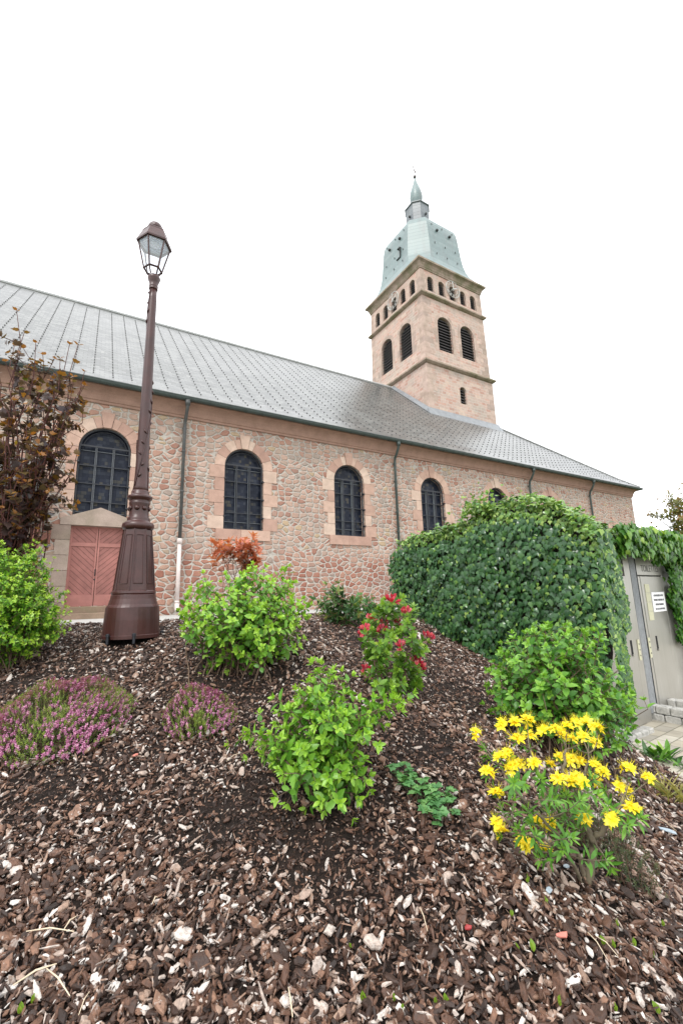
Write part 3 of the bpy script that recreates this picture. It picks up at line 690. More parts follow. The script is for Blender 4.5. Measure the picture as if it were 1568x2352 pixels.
for k in range(4):                                                           # skeleton clocks
    fn = face(k, 2.99); b = MB(); cz = 22.68
    for r_, th in ((.62, .018), (.42, .012), (.66, .01)): b.tube([fn(r_*math.cos(a), cz+r_*math.sin(a), 0) for a in np.linspace(0, 2*math.pi, 33)], th, 5)
    ROM = ['XII', 'I', 'II', 'III', 'IIII', 'V', 'VI', 'VII', 'VIII', 'IX', 'X', 'XI']
    for i, rm in enumerate(ROM):
        a = math.pi/2-i*math.pi/6; ca, sa = math.cos(a), math.sin(a); W_ = .055*len(rm)
        for j, ch in enumerate(rm):
            off = (j-(len(rm)-1)/2)*.05
            def pt(q, r_): return fn(r_*ca+(off+q)*sa, cz+r_*sa-(off+q)*ca, 0)
            if ch == 'I': b.tube([pt(0, .45), pt(0, .59)], .013, 4)
            elif ch == 'V': b.tube([pt(0, .45), pt(-.024, .59)], .012, 4); b.tube([pt(0, .45), pt(.024, .59)], .012, 4)
            else: b.tube([pt(-.024, .45), pt(.024, .59)], .012, 4); b.tube([pt(.024, .45), pt(-.024, .59)], .012, 4)
    cl = b.build('clock', CLOCKM, tower)
    b = MB()
    for ang, L_, wd in ((R(93), .60, .032), (R(25), .40, .04)):
        d = np.array([math.cos(ang), math.sin(ang)]); q = np.array([-d[1], d[0]])*wd
        pl = [-d*.14-q*.6, d*L_*.8-q, d*L_, d*L_*.8+q, -d*.14+q*.6]; b.prism([(p[0], cz+p[1]) for p in pl], -.05, -.03, fn)
    b.prism([(.05*math.cos(a), cz+.05*math.sin(a)) for a in np.linspace(0, 2*math.pi, 9)[:-1]], -.07, .25, fn); b.build('clock_hand', CLOCKM, cl)

# ------------------------------------------------------------------ street lamp
LX, LY, LZ = -2.255, 4.8, 1.23
lamp = thing('street_lamp', 'old style maroon cast iron street lamp with square glass lantern in front of the church', 'street lamp', (LX, LY, LZ))
lz = lambda prof: [(r, z-LZ) for r, z in prof]
b = MB(); b.lathe(lz([(.280, 1.262), (.280, 1.295), (.274, 1.30), (.270, 1.45), (.261, 1.575), (.256, 1.585), (.242, 1.605), (.226, 1.66), (.220, 1.70), (.216, 1.705), (.222, 1.72), (.218, 1.74), (.207, 1.75)]), n=40)
b.build('plinth', LAMP, lamp, False)
b = MB(); b.lathe(lz([(.208, 1.745), (.196, 1.86), (.178, 2.05), (.160, 2.22), (.146, 2.38), (.142, 2.41)]), n=8, rot=R(22.5-10))
for i in range(8):                                                           # raised panel mouldings on the eight sides
    a0 = R(22.5-10)+i*math.pi/4; a1 = a0+math.pi/4
    def sp_(f, z):
        r_ = np.interp(z, [1.745, 1.86, 2.05, 2.22, 2.38, 2.41], [.208, .196, .178, .160, .146, .142])+.003
        p0 = np.array([r_*math.cos(a0), r_*math.sin(a0)]); p1 = np.array([r_*math.cos(a1), r_*math.sin(a1)]); p = p0+(p1-p0)*f; return (p[0], p[1], z-LZ)
    zz_ = np.linspace(1.82, 2.34, 8)
    b.tube([sp_(.2, z) for z in zz_]+[sp_(.8, z) for z in zz_[::-1]]+[sp_(.2, 1.82)], .0045, 5)
    b.tube([sp_(0, z) for z in np.linspace(1.745, 2.41, 8)], .006, 5)
b.build('pedestal', LAMP, lamp)
b = MB(); b.lathe(lz([(.140, 2.405), (.158, 2.42), (.166, 2.445), (.160, 2.475), (.140, 2.49), (.120, 2.50), (.116, 2.52), (.118, 2.535), (.104, 2.55), (.100, 2.60), (.102, 2.68), (.108, 2.70), (.108, 2.72), (.100, 2.725), (.112, 2.745), (.130, 2.765), (.130, 2.785), (.105, 2.80), (.094, 2.81), (.092, 2.84), (.08, 2.86)]), n=32)
for i in range(8):
    a = i*math.pi/4+.2; b.tube([(.1*math.cos(a), .1*math.sin(a), 2.645-LZ), (.118*math.cos(a), .118*math.sin(a), 2.645-LZ)], [.03, .016], 8)
b.build('collar', LAMP, lamp, True)
b = MB(); shp = [(.088, 2.83), (.076, 2.9), (.069, 3.05), (.065, 3.4), (.060, 3.9), (.053, 4.6), (.046, 5.3), (.044, 5.43)]
b.lathe(lz(shp), n=20)
rr = lambda z: np.interp(z, [p[1] for p in shp], [p[0] for p in shp])
for ph0, z0, z1 in ((0, 2.86, 3.75), (2.1, 2.86, 3.45), (4.2, 2.9, 5.4)):
    zs = np.linspace(z0, z1, 60); b.tube([((rr(z)+.003)*math.cos(ph0+(z-z0)*2.6), (rr(z)+.003)*math.sin(ph0+(z-z0)*2.6), z-LZ) for z in zs], .006, 5)
    for z in np.arange(z0+.1, z1, .13):
        a = ph0+(z-z0)*2.6; s_ = random.choice((-1, 1)); pts = [((rr(z)+.006-.006*abs(q))*math.cos(a+s_*(.25+.45*q)), (rr(z)+.006)*math.sin(a+s_*(.25+.45*q)), z-LZ+.05*q) for q in (0, .5, 1)]
        b.tube(pts, [.004, .014, .002], 5)
b.build('shaft', LAMP, lamp, True)
b = MB(); b.lathe(lz([(.05, 5.42), (.053, 5.435), (.047, 5.445), (.053, 5.46), (.053, 5.475), (.048, 5.485), (.056, 5.52), (.072, 5.565), (.075, 5.585), (.062, 5.61), (.045, 5.625)]), n=24); b.build('shaft_cup', LAMP, lamp, True)
LW = R(31)
def lp(q, h, z):                                                             # corner q of a hexagon of radius h
    a = LW+q*math.pi/3; return (h*math.cos(a)-.022, h*math.sin(a), z-LZ)
lt = MB(); ZB, ZT = 5.703, 6.06; HBt, HTp = .104, .186; NQ = 6
for q in range(NQ):
    lt.tube([lp(q, HBt, ZB), lp(q, HTp, ZT)], .0105, 5); lt.tube([lp(q, HBt, ZB), lp(q+1, HBt, ZB)], .0125, 6); lt.tube([lp(q, HTp, ZT), lp(q+1, HTp, ZT)], .012, 5)
    p0 = np.array(lp(q, HBt, ZB)); p1 = np.array(lp(q, .05, 5.622)); m_ = (p0+p1)/2+np.array([0, 0, -.006])
    if q % 2 == 0: lt.tube([p0, m_, p1], .009, 5)
    lt.lathe([(.0, ZB-LZ-.024), (.013, ZB-LZ-.008), (.013, ZB-LZ+.01), (0, ZB-LZ+.018)], p0[0], p0[1], 8)
lant = lt.build('lantern', LAMP, lamp)
b = MB()
for q in range(NQ): b.add([lp(q, HBt, ZB), lp(q+1, HBt, ZB), lp(q+1, HTp, ZT), lp(q, HTp, ZT)], [(0, 1, 2, 3)])
b.build('lantern_glass', GLASS, lant)
b = MB(); ri = [(.186, 6.06), (.209, 6.052), (.212, 6.072), (.148, 6.225), (.150, 6.235), (.142, 6.245), (.095, 6.285)]
v = [lp(q, h, z) for h, z in ri for q in range(NQ)]; b.add(v, [(i*NQ+q, i*NQ+(q+1) % NQ, i*NQ+NQ+(q+1) % NQ, i*NQ+NQ+q) for i in range(len(ri)-1) for q in range(NQ)]+[tuple(range(NQ*(len(ri)-1), NQ*len(ri)))])
b.lathe(lz([(.075, 6.265), (.088, 6.285), (.092, 6.30), (.088, 6.325), (.070, 6.36), (.04, 6.38), (.012, 6.386)]), -.022, 0, 20)
b.build('lantern_roof', LAMP, lant)
b = MB(); v = [lp(q, h, z) for h, z in ((.182, 6.052), (.15, 6.10)) for q in range(NQ)]; b.add(v, [(q, NQ+q, NQ+(q+1) % NQ, (q+1) % NQ) for q in range(NQ)]+[tuple(range(NQ, 2*NQ))])
b.lathe(lz([(.115, 6.098), (.118, 6.072), (.108, 6.070), (.102, 6.096)]), -.022, 0, 24); b.lathe(lz([(.06, 6.098), (.064, 6.07), (.05, 6.062), (.02, 6.06)]), -.022, 0, 20)
b.build('reflector', REFL, lant, False)
for a in (R(250), R(300), R(20), R(130)):
    b = MB(); b.lathe([(.014, -.01), (.014, .06), (.019, .061), (.019, .085), (.01, .09)], .30*math.cos(a), .30*math.sin(a), 8); b.build('anchor_bolt', IRON, lamp)

# ------------------------------------------------------------------ leaves and plants
def leaf_t(wd=.42, fold=.10, droop=.12):
    ys = [0, .22, .5, .78, 1]; ws = [0, wd*.8, wd, wd*.62, 0]; V = []; F = []
    zc = lambda y: -droop*y*y
    V.append((0, 0, 0))
    for y, w_ in zip(ys[1:4], ws[1:4]): V += [(-w_/1.0*.5, y, zc(y)+fold*w_), (0, y, zc(y)), (w_*.5, y, zc(y)+fold*w_)]
    V.append((0, 1, zc(1)))
    F += [(0, 2, 1), (0, 3, 2)]
    for k in (1, 4): F += [(k, k+1, k+4, k+3), (k+1, k+2, k+5, k+4)]
    F += [(7, 8, 10), (8, 9, 10)]
    return np.array(V, float), F
def ivy_t():
    o = [(0, 0), (.22, -.12), (.42, .05), (.56, .30), (.33, .42), (.24, .62), (0, 1.0), (-.24, .62), (-.33, .42), (-.56, .30), (-.42, .05), (-.22, -.12)]
    V = [(0, .3, .04)]+[(x, y, -.10*(x*x*3+y*y)) for x, y in o]; n = len(o)
    return np.array(V, float), [(0, 1+i, 1+(i+1) % n) for i in range(n)]
def maple_t():
    o = [(0, 0), (.25, .05), (.5, .22), (.36, .42), (.42, .62), (.2, .66), (0, 1), (-.2, .66), (-.42, .62), (-.36, .42), (-.5, .22), (-.25, .05)]
    V = [(0, .4, 0)]+[(x, y, .18*abs(x)-.15*y*y) for x, y in o]; n = len(o)
    return np.array(V, float), [(0, 1+i, 1+(i+1) % n) for i in range(n)]
BROAD, NARROW, OVAL, IVYT, LOBED = leaf_t(.62, .16, .16), leaf_t(.28, .12, .2), leaf_t(.5, .14, .12), ivy_t(), maple_t()

class Foliage:
    def __init__(s): s.P = []; s.D = []; s.N = []; s.S = []; s.T = []
    def leaf(s, p, d, n, sz, t): s.P.append(p); s.D.append(d); s.N.append(n); s.S.append(sz); s.T.append(t)
    def build(s, name, tmpl, mat, parent, smooth=True):
        return instances(name, tmpl, np.array(s.P), np.array(s.D), np.array(s.N), np.array(s.S), np.clip(s.T, 0, 1), mat, parent, smooth)
rnd = random.Random(21)
def rv(s=1): return np.array([rnd.gauss(0, s), rnd.gauss(0, s), rnd.gauss(0, s)])
def bez(a, c, e, n):
    t = np.linspace(0, 1, n)[:, None]; return (1-t)**2*a+2*(1-t)*t*c+t*t*e
def shoot(fo, path, L, nodes, start=.4, spread=1.0, per=2, tip=4, bright=.45, tip_up=.9, tone0=.3):
    """leaves in pairs or whorls along the outer part of a shoot with a rosette at its tip"""
    n = len(path); ph = rnd.uniform(0, 6.28)
    for j in range(nodes+1):
        f = start+(1-start)*j/nodes; x = f*(n-1); i = min(int(x), n-2); p = path[i]+(path[i+1]-path[i])*(x-i)
        t = nrm(path[i+1]-path[i]); a = nrm(np.cross(t, [.31, .22, .9] if abs(t[2]) < .9 else [1, .2, 0])); b_ = np.cross(t, a)
        last = j == nodes; k = tip if last else per
        for q in range(k):
            ang = ph+2*math.pi*q/k+rnd.gauss(0, .25); r = math.cos(ang)*a+math.sin(ang)*b_
            up = tip_up if last else .35
            d = nrm(r*spread+t*up+np.array([0, 0, -.05])+rv(.16)); nn = nrm(t*spread-r*up+np.array([0, 0, .55])+rv(.12))
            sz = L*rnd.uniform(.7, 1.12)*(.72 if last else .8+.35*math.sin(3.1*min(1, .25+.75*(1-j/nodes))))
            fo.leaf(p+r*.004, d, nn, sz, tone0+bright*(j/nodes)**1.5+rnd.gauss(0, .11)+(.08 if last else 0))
        if last and tip >= 4:
            for q in range(2):
                ang = ph+math.pi*q+.8; r = math.cos(ang)*a+math.sin(ang)*b_; fo.leaf(p+t*.01, nrm(r*.4+t+rv(.1)), nrm(t*.4-r), L*rnd.uniform(.4, .6), tone0+bright+.15)
        ph += math.pi/2 if per == 2 else 1.1
def in_lobe(l, shell=.55):
    while True:
        u = nrm(rv()); r = rnd.uniform(shell, 1)**.6
        return np.array(l[:3])+u*np.array(l[3:6])*r*1.13
def shrub(name, label, cat, base, lobes, n, L, tmpl, mat, stem, nodes=4, start=.5, spread=1, per=2, tip=4, rad=.006, basespread=.12, bright=.45, lift=.55, minz=None, tone0=.3, shell=.55, group=None, twigs=0, jit=.03, trunk_r=0, upright=0.0):
    root = thing(name, label, cat, tuple(base), 0, group); base = np.array(base, float)
    fo = Foliage(); sm = MB()
    wts = [(l[3]*l[4]*l[5])**.55 for l in lobes]
    for i in range(n):
        l = rnd.choices(lobes, wts)[0]
        e = in_lobe(l, shell)
        g = float(hgt(e[0], e[1]))+.03
        if e[2] < g: e[2] = g+rnd.random()*.08
        b0 = base+np.array([rnd.gauss(0, basespread), rnd.gauss(0, basespread), 0]); b0[2] = float(hgt(b0[0], b0[1]))-.02
        c = b0+(e-b0)*np.array([.35, .35, .6])+np.array([0, 0, lift*.25*np.linalg.norm(e-b0)])
        pth = bez(b0, c, e, 8); pth[2:-1] += np.array([rv(jit) for _ in range(5)])
        if upright:
            pth[-1] = pth[-2]+np.array([0, 0, upright])+(pth[-1]-pth[-2])*.6
        pth = pth-base
        sm.tube(pth, list(np.linspace(rad, rad*.3, 8)), 5, False)
        shoot(fo, pth, L, nodes, start, spread, per, tip, bright, tone0=tone0)
        for q in range(twigs):
            f = rnd.uniform(.5, .9); x = f*7; k = int(x); p = pth[k]+(pth[min(k+1, 7)]-pth[k])*(x-k)
            d = nrm(pth[min(k+1, 7)]-pth[k]+rv(.8)+np.array([0, 0, .2])); ln = rnd.uniform(.08, .2)*L/.06
            tp = np.stack([p+d*ln*s_+np.array([0, 0, -.0])*s_ for s_ in np.linspace(0, 1, 5)]); sm.tube(tp, [rad*.4]*4+[rad*.2], 4, False)
            shoot(fo, tp, L*.92, max(2, nodes-2), .2, spread, per, tip, bright, tone0=tone0)
    sm.build('stem', stem, root, True); fo.build('foliage', tmpl, mat, root)
    return root

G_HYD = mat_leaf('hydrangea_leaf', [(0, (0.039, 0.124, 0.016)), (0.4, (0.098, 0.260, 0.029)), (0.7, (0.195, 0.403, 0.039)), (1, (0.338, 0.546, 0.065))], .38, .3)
G_HYD2 = mat_leaf('deep_hydrangea_leaf', [(0, (0.029, 0.104, 0.016)), (0.4, (0.072, 0.221, 0.029)), (0.7, (0.143, 0.338, 0.039)), (1, (0.260, 0.468, 0.065))], .38, .28)
G_WEI = mat_leaf('weigela_leaf', [(0, (0.046, 0.137, 0.018)), (0.4, (0.104, 0.273, 0.029)), (0.7, (0.195, 0.403, 0.039)), (1, (0.338, 0.546, 0.065))], .35, .32)
G_EUO = mat_leaf('euonymus_leaf', [(0, (0.027, 0.106, 0.013)), (0.4, (0.075, 0.225, 0.020)), (0.7, (0.200, 0.413, 0.031)), (1, (0.400, 0.587, 0.062))], .32, .28)
G_PUR = mat_leaf('copper_leaf', [(0, (.060, .045, .056)), (.35, (.085, .055, .055)), (.55, (.12, .085, .035)), (.75, (.27, .11, .028)), (.88, (.30, .14, .03)), (1, (.17, .21, .04))], .28, .4)
G_PHO = mat_leaf('red_leaf', [(0, (.12, .14, .03)), (.2, (.26, .10, .04)), (.5, (.46, .13, .07)), (1, (.62, .26, .19))], .33, .35)
G_RHO = mat_leaf('rhododendron_leaf', [(0, (0.030, 0.081, 0.030)), (0.5, (0.068, 0.149, 0.041)), (0.8, (0.149, 0.230, 0.047)), (1, (0.378, 0.149, 0.068))], .35, .18)
G_AZ = mat_leaf('azalea_leaf', [(0, (0.046, 0.127, 0.017)), (0.4, (0.115, 0.253, 0.029)), (0.75, (0.230, 0.380, 0.040)), (1, (0.391, 0.460, 0.069))], .4, .32)
G_YAZ = mat_leaf('yellow_azalea_leaf', [(0, (0.036, 0.117, 0.016)), (0.4, (0.091, 0.247, 0.029)), (0.75, (0.169, 0.351, 0.039)), (1, (0.312, 0.468, 0.065))], .42, .3)
G_IVY = mat_leaf('ivy_leaf', [(0, (.028, .072, .032)), (.3, (.048, .125, .046)), (.6, (.085, .19, .048)), (.8, (.16, .30, .05)), (1, (.30, .42, .11))], .24, .18, .4)
G_CRE = mat_leaf('creeper_leaf', [(0, (0.026, 0.084, 0.018)), (0.4, (0.060, 0.180, 0.026)), (0.75, (0.132, 0.288, 0.036)), (1, (0.288, 0.432, 0.072))], .38, .3)
G_COL = mat_leaf('columbine_leaf', [(0, (0.037, 0.125, 0.044)), (0.5, (0.088, 0.237, 0.075)), (1, (0.200, 0.362, 0.112))], .5, .25)
G_HEA = mat_leaf('heather_leaf', [(0, (0.049, 0.098, 0.017)), (0.5, (0.126, 0.210, 0.028)), (1, (0.280, 0.336, 0.042))], .6, .2)
F_HEA = mat_leaf('heather_flower', [(0, (.24, .055, .15)), (.5, (.42, .14, .29)), (1, (.64, .34, .50))], .6, .25)
F_YEL = mat_leaf('yellow_petal', [(0, (.80, .60, .012)), (.5, (.88, .73, .02)), (1, (.92, .82, .08))], .5, .3, .1)
F_RED = mat_leaf('crimson_petal', [(0, (.42, .018, .05)), (.5, (.58, .055, .115)), (1, (.76, .24, .30))], .45, .3, .15)
G_SPR = mat_leaf('sprout_leaf', [(0, (.13, .27, .03)), (1, (.30, .40, .05))], .45, .35, .1)
G_TREE = mat_leaf('turning_leaf', [(0, (.10, .13, .03)), (.5, (.18, .19, .04)), (1, (.30, .13, .06))], .5, .3)

def lobe(px, py, y, rpx, rpy, ry):
    c = at(px, py, y); k = y/FPX; return (*c, rpx*k, ry, rpy*k)
def gp_(x, y): return np.array([x, y, float(hgt(x, y))])

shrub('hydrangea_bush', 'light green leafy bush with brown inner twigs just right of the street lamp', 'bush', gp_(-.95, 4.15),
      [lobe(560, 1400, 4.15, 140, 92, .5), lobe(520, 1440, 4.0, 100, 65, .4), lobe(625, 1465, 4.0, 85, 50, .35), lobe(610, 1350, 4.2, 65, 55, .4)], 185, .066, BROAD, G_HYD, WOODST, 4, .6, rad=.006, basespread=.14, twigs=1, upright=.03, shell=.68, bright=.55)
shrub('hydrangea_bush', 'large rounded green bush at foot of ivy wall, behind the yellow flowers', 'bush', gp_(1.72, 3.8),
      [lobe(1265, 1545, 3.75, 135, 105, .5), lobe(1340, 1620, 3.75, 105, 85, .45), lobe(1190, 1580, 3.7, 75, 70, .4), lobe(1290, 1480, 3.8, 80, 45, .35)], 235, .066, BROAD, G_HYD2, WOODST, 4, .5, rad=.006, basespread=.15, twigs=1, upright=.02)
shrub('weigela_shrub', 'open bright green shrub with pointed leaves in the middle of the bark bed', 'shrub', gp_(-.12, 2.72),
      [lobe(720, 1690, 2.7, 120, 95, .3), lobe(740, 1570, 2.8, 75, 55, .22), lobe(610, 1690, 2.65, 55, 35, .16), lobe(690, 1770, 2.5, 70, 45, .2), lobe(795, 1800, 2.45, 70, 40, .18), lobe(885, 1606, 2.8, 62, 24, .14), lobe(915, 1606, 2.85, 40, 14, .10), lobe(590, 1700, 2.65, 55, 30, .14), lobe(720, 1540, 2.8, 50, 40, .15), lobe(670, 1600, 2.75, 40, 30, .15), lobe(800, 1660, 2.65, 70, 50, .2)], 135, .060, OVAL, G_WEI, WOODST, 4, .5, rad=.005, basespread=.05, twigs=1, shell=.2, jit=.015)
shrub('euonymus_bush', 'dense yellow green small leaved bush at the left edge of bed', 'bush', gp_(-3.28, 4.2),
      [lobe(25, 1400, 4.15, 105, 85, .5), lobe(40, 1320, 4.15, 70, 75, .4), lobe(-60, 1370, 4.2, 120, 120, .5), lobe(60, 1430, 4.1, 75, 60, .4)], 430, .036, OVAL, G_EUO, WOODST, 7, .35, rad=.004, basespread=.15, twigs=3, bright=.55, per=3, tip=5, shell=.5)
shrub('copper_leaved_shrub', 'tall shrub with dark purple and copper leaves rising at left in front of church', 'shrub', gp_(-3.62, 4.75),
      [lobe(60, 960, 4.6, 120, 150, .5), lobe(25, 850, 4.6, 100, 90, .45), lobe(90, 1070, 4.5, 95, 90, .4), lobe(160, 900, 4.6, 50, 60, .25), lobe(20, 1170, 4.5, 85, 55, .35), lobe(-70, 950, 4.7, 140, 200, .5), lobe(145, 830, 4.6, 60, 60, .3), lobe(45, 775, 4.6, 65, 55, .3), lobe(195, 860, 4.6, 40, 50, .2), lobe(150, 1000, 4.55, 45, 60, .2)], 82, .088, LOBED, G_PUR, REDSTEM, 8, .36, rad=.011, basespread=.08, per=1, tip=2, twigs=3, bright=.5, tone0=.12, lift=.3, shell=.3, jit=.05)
shrub('photinia_shrub', 'small shrub with glossy red young leaves behind the bush beside lamp', 'shrub', gp_(-1.35, 5.75),
      [lobe(560, 1248, 5.7, 34, 18, .25), lobe(505, 1250, 5.7, 22, 14, .15), lobe(585, 1262, 5.7, 22, 16, .2), lobe(540, 1285, 5.7, 45, 18, .2)], 24, .135, leaf_t(.42, .12, .2), G_PHO, WOODST, 3, .72, rad=.006, basespread=.04, per=3, tip=6, bright=.5, tone0=.35, shell=.3)
shrub('rhododendron_shrub', 'dark leaved rhododendron with reddish buds near the church wall', 'shrub', gp_(0.02, 5.6),
      [lobe(765, 1372, 5.6, 32, 40, .2), lobe(800, 1420, 5.5, 60, 22, .2), lobe(790, 1390, 5.55, 45, 32, .2), lobe(735, 1385, 5.6, 18, 8, .1)], 32, .12, leaf_t(.30, .12, .2), G_RHO, WOODST, 3, .6, rad=.006, basespread=.05, per=4, tip=6, bright=.55, tone0=.12, shell=.35)
shrub('young_shrub', 'small blue green shrub against the church wall beside the rhododendron', 'shrub', gp_(.42, 6.3),
      [lobe(835, 1385, 6.3, 26, 30, .16), lobe(845, 1410, 6.3, 30, 22, .16)], 34, .06, OVAL, G_COL, WOODST, 5, .35, rad=.004, basespread=.04, shell=.3, bright=.3)

# flowers: trusses of funnel shaped flowers, each truss its own part
def petal_t(wd, curl):
    V = [(0, 0, 0), (-wd*.3, .35, .10), (wd*.3, .35, .10), (-wd*.55, .72, .02-curl*.3), (wd*.55, .72, .02-curl*.3), (0, .7, .06-curl*.3), (0, 1.08, -curl)]
    return np.array(V, float), [(0, 2, 1), (1, 2, 5), (1, 5, 3), (2, 4, 5), (3, 5, 6), (5, 4, 6)]
PET, BUD = petal_t(.46, .35), petal_t(.42, -.05)
def truss(root, p, size, nfl, openness, mat, tmpl, fmat_g, up, stamens=True):
    fo = Foliage(); p = np.asarray(p)
    for i in range(nfl):
        u = nrm(np.array(up)+rv(.52)+np.array([0, -.22, 0])); a = nrm(np.cross(u, [.3, .9, .2])); b_ = np.cross(u, a); c = p+u*size*.42; tn = rnd.uniform(.2, .9)
        for q in range(5):
            an = 2*math.pi*q/5+i; r = math.cos(an)*a+math.sin(an)*b_
            fo.leaf(c-u*size*.12, nrm(u*(1-openness)+r*openness+rv(.08)), nrm(u*openness-r*(1-openness)), size*.56*rnd.uniform(.85, 1.1), tn+rnd.gauss(0, .12))
        if stamens:
            for q in range(3): fo.leaf(c, nrm(u+rv(.25)), nrm(r+rv(.2)), np.array([size*.05, size*.8, size*.1]), .9)
    S = [np.array([s, s, s]) if np.ndim(s) == 0 else s for s in fo.S]; fo.S = S
    return fo.build('flower_cluster', tmpl, mat, root)

def azalea(name, label, base, trunk_nodes, flowers, depth, leafL, gmat, stemmat, fsize, nfl, openness, fmat, tmpl, extra, ltmpl, rad, stamens, below, per=3, whorls=1):
    root = thing(name, label, 'flowering shrub', tuple(base)); base = np.array(base, float); fo = Foliage(); sm = MB()
    nodes = []
    for (pts, r0, r1) in trunk_nodes:
        P_ = [np.array(at(*q))-base if len(q) == 3 else np.array([q[0], q[1], -.02]) for q in pts]
        P_ = np.array(P_); t = np.linspace(0, len(P_)-1, 4*len(P_)); PP = np.stack([np.interp(t, range(len(P_)), P_[:, k]) for k in range(3)], -1)
        PP[1:-1] += np.array([rv(.004) for _ in range(len(PP)-2)])
        sm.tube(PP, list(np.linspace(r0, r1, len(PP))), 7); nodes += list(PP[len(PP)//3:])
    nodes = np.array(nodes)
    def connect(e, r):
        dd = np.linalg.norm(nodes-e, axis=1)+1.6*np.maximum(0, nodes[:, 2]-e[2]+.03); k = int(np.argmin(dd)); a = nodes[k]
        c = (a+e)/2+np.array([0, 0, -.02])+rv(.012); pth = bez(a, c, e, 7); sm.tube(pth, list(np.linspace(r, r*.5, 7)), 5, False); return pth
    for (px, py) in flowers:
        e = np.array(at(px, py, depth(px, py)))-base
        pth = connect(e-np.array([0, 0, fsize*.3]), rad)
        up = nrm(pth[-1]-pth[-2]+np.array([0, 0, .5]))
        truss(root, e-np.array([0, 0, fsize*.25]), fsize*rnd.uniform(.85, 1.15), nfl, openness, fmat, tmpl, None, up, stamens)
        shoot(fo, pth, leafL, below, .62, .9, per, 5, .2, tone0=.3)
    for (px, py) in extra:
        e = np.array(at(px, py, depth(px, py)+rnd.gauss(0, .05)))-base; pth = connect(e, rad*.9)
        shoot(fo, pth, leafL*1.1, 2+whorls, .5, .9, per, 6, .3, tone0=.25)
    sm.build('stem', stemmat, root, True); fo.build('foliage', ltmpl, gmat, root)
    return root
yb = gp_(1.075, 2.31)
YF = [(1090, 1682), (1147, 1663), (1183, 1660), (1210, 1655), (1186, 1697), (1215, 1690), (1146, 1738), (1166, 1730), (1192, 1754), (1178, 1764), (1226, 1752), (1118, 1772), (1250, 1680), (1274, 1672), (1300, 1668), (1322, 1662), (1345, 1660), (1368, 1672), (1290, 1692), (1312, 1698), (1336, 1690), (1362, 1706), (1284, 1738), (1308, 1746), (1330, 1752), (1262, 1756), (1364, 1758), (1382, 1770), (1366, 1790), (1326, 1786), (1338, 1798), (1284, 1790), (1308, 1796), (1440, 1765), (1488, 1786), (1420, 1808), (1436, 1816), (1450, 1858), (1402, 1878), (1142, 1890), (1154, 1914), (1232, 1884), (1264, 1894), (1200, 1936), (1218, 1944), (1252, 1952), (1338, 1880), (1140, 1824)]
YE = [(1110, 1720), (1200, 1800), (1240, 1790), (1300, 1830), (1270, 1840), (1210, 1860), (1180, 1840), (1330, 1840), (1370, 1830), (1300, 1880), (1260, 1870), (1330, 1905), (1230, 1920), (1285, 1905), (1440, 1895), (1390, 1820), (1150, 1860), (1390, 1975), (1400, 1992), (1240, 1975), (1345, 1820), (1180, 1800), (1310, 1925), (1345, 1865), (1270, 1815), (1220, 1890), (1290, 1950), (1360, 1790), (1250, 1830), (1470, 1880), (1320, 1860), (1190, 1905), (1395, 1850)]
dy = lambda px, py: 2.30+(1800-py)*.0011+.10*math.sin(px*12.9+py*7.1)
azalea('yellow_azalea', 'azalea in full yellow bloom at the right front of the bark bed', yb,
       [([(0, 0), (1360, 1960, 2.30), (1358, 1925, 2.30), (1340, 1890, 2.32), (1305, 1850, 2.33), (1290, 1790, 2.34), (1300, 1720, 2.38)], .020, .006), ([(1362, 1925, 2.30), (1400, 1890, 2.28), (1425, 1850, 2.28), (1440, 1800, 2.3)], .013, .005),
        ([(0, 0), (1325, 1960, 2.27), (1280, 1915, 2.22), (1220, 1860, 2.22), (1170, 1800, 2.25), (1150, 1760, 2.3)], .010, .004), ([(-.01, 0), (1300, 1955, 2.2), (1260, 1935, 2.15), (1180, 1900, 2.12)], .009, .004), ([(1305, 1850, 2.33), (1340, 1790, 2.36), (1350, 1730, 2.4)], .008, .004), ([(1290, 1860, 2.3), (1240, 1790, 2.32), (1215, 1720, 2.4)], .007, .003)],
       YF, dy, .048, G_YAZ, GREYWOOD, .052, 7, .5, F_YEL, PET, YE, NARROW, .0036, True, 1)
rb_ = gp_(.36, 3.68)
RF = [(898, 1380), (849, 1423), (839, 1446), (832, 1462), (883, 1430), (877, 1447), (911, 1432), (928, 1438), (979, 1465), (919, 1485), (873, 1519), (838, 1541), (956, 1521), (964, 1537), (934, 1408)]
RE_ = [(880, 1390), (920, 1395), (860, 1415), (945, 1405), (905, 1415), (865, 1450), (850, 1480), (900, 1465), (945, 1455), (890, 1490), (930, 1510), (960, 1490), (860, 1510), (880, 1540), (910, 1540), (945, 1550), (965, 1500), (850, 1545), (900, 1570), (930, 1575), (885, 1580), (865, 1570), (920, 1450), (840, 1500), (950, 1575), (910, 1590), (870, 1480), (895, 1400), (935, 1430), (850, 1440), (910, 1510), (885, 1515), (940, 1530), (960, 1560), (870, 1400), (925, 1375)]
azalea('red_azalea', 'azalea with crimson buds between the middle shrub and ivy wall', rb_,
       [([(0, 0), (905, 1570, 3.68), (890, 1500, 3.7), (880, 1440, 3.7), (890, 1400, 3.75)], .010, .004), ([(.02, 0), (925, 1560, 3.66), (935, 1490, 3.66), (945, 1440, 3.7)], .009, .003), ([(0, 0), (885, 1570, 3.62), (860, 1530, 3.6), (850, 1480, 3.62)], .008, .003)],
       RF, lambda px, py: 3.66+.14*math.sin(px*3.7+py*5.3), .060, G_AZ, WOODST, .085, 7, .2, F_RED, BUD, RE_+[(x+rnd.randint(-14, 14), y+rnd.randint(-12, 12)) for x, y in RE_], OVAL, .004, False, 2)

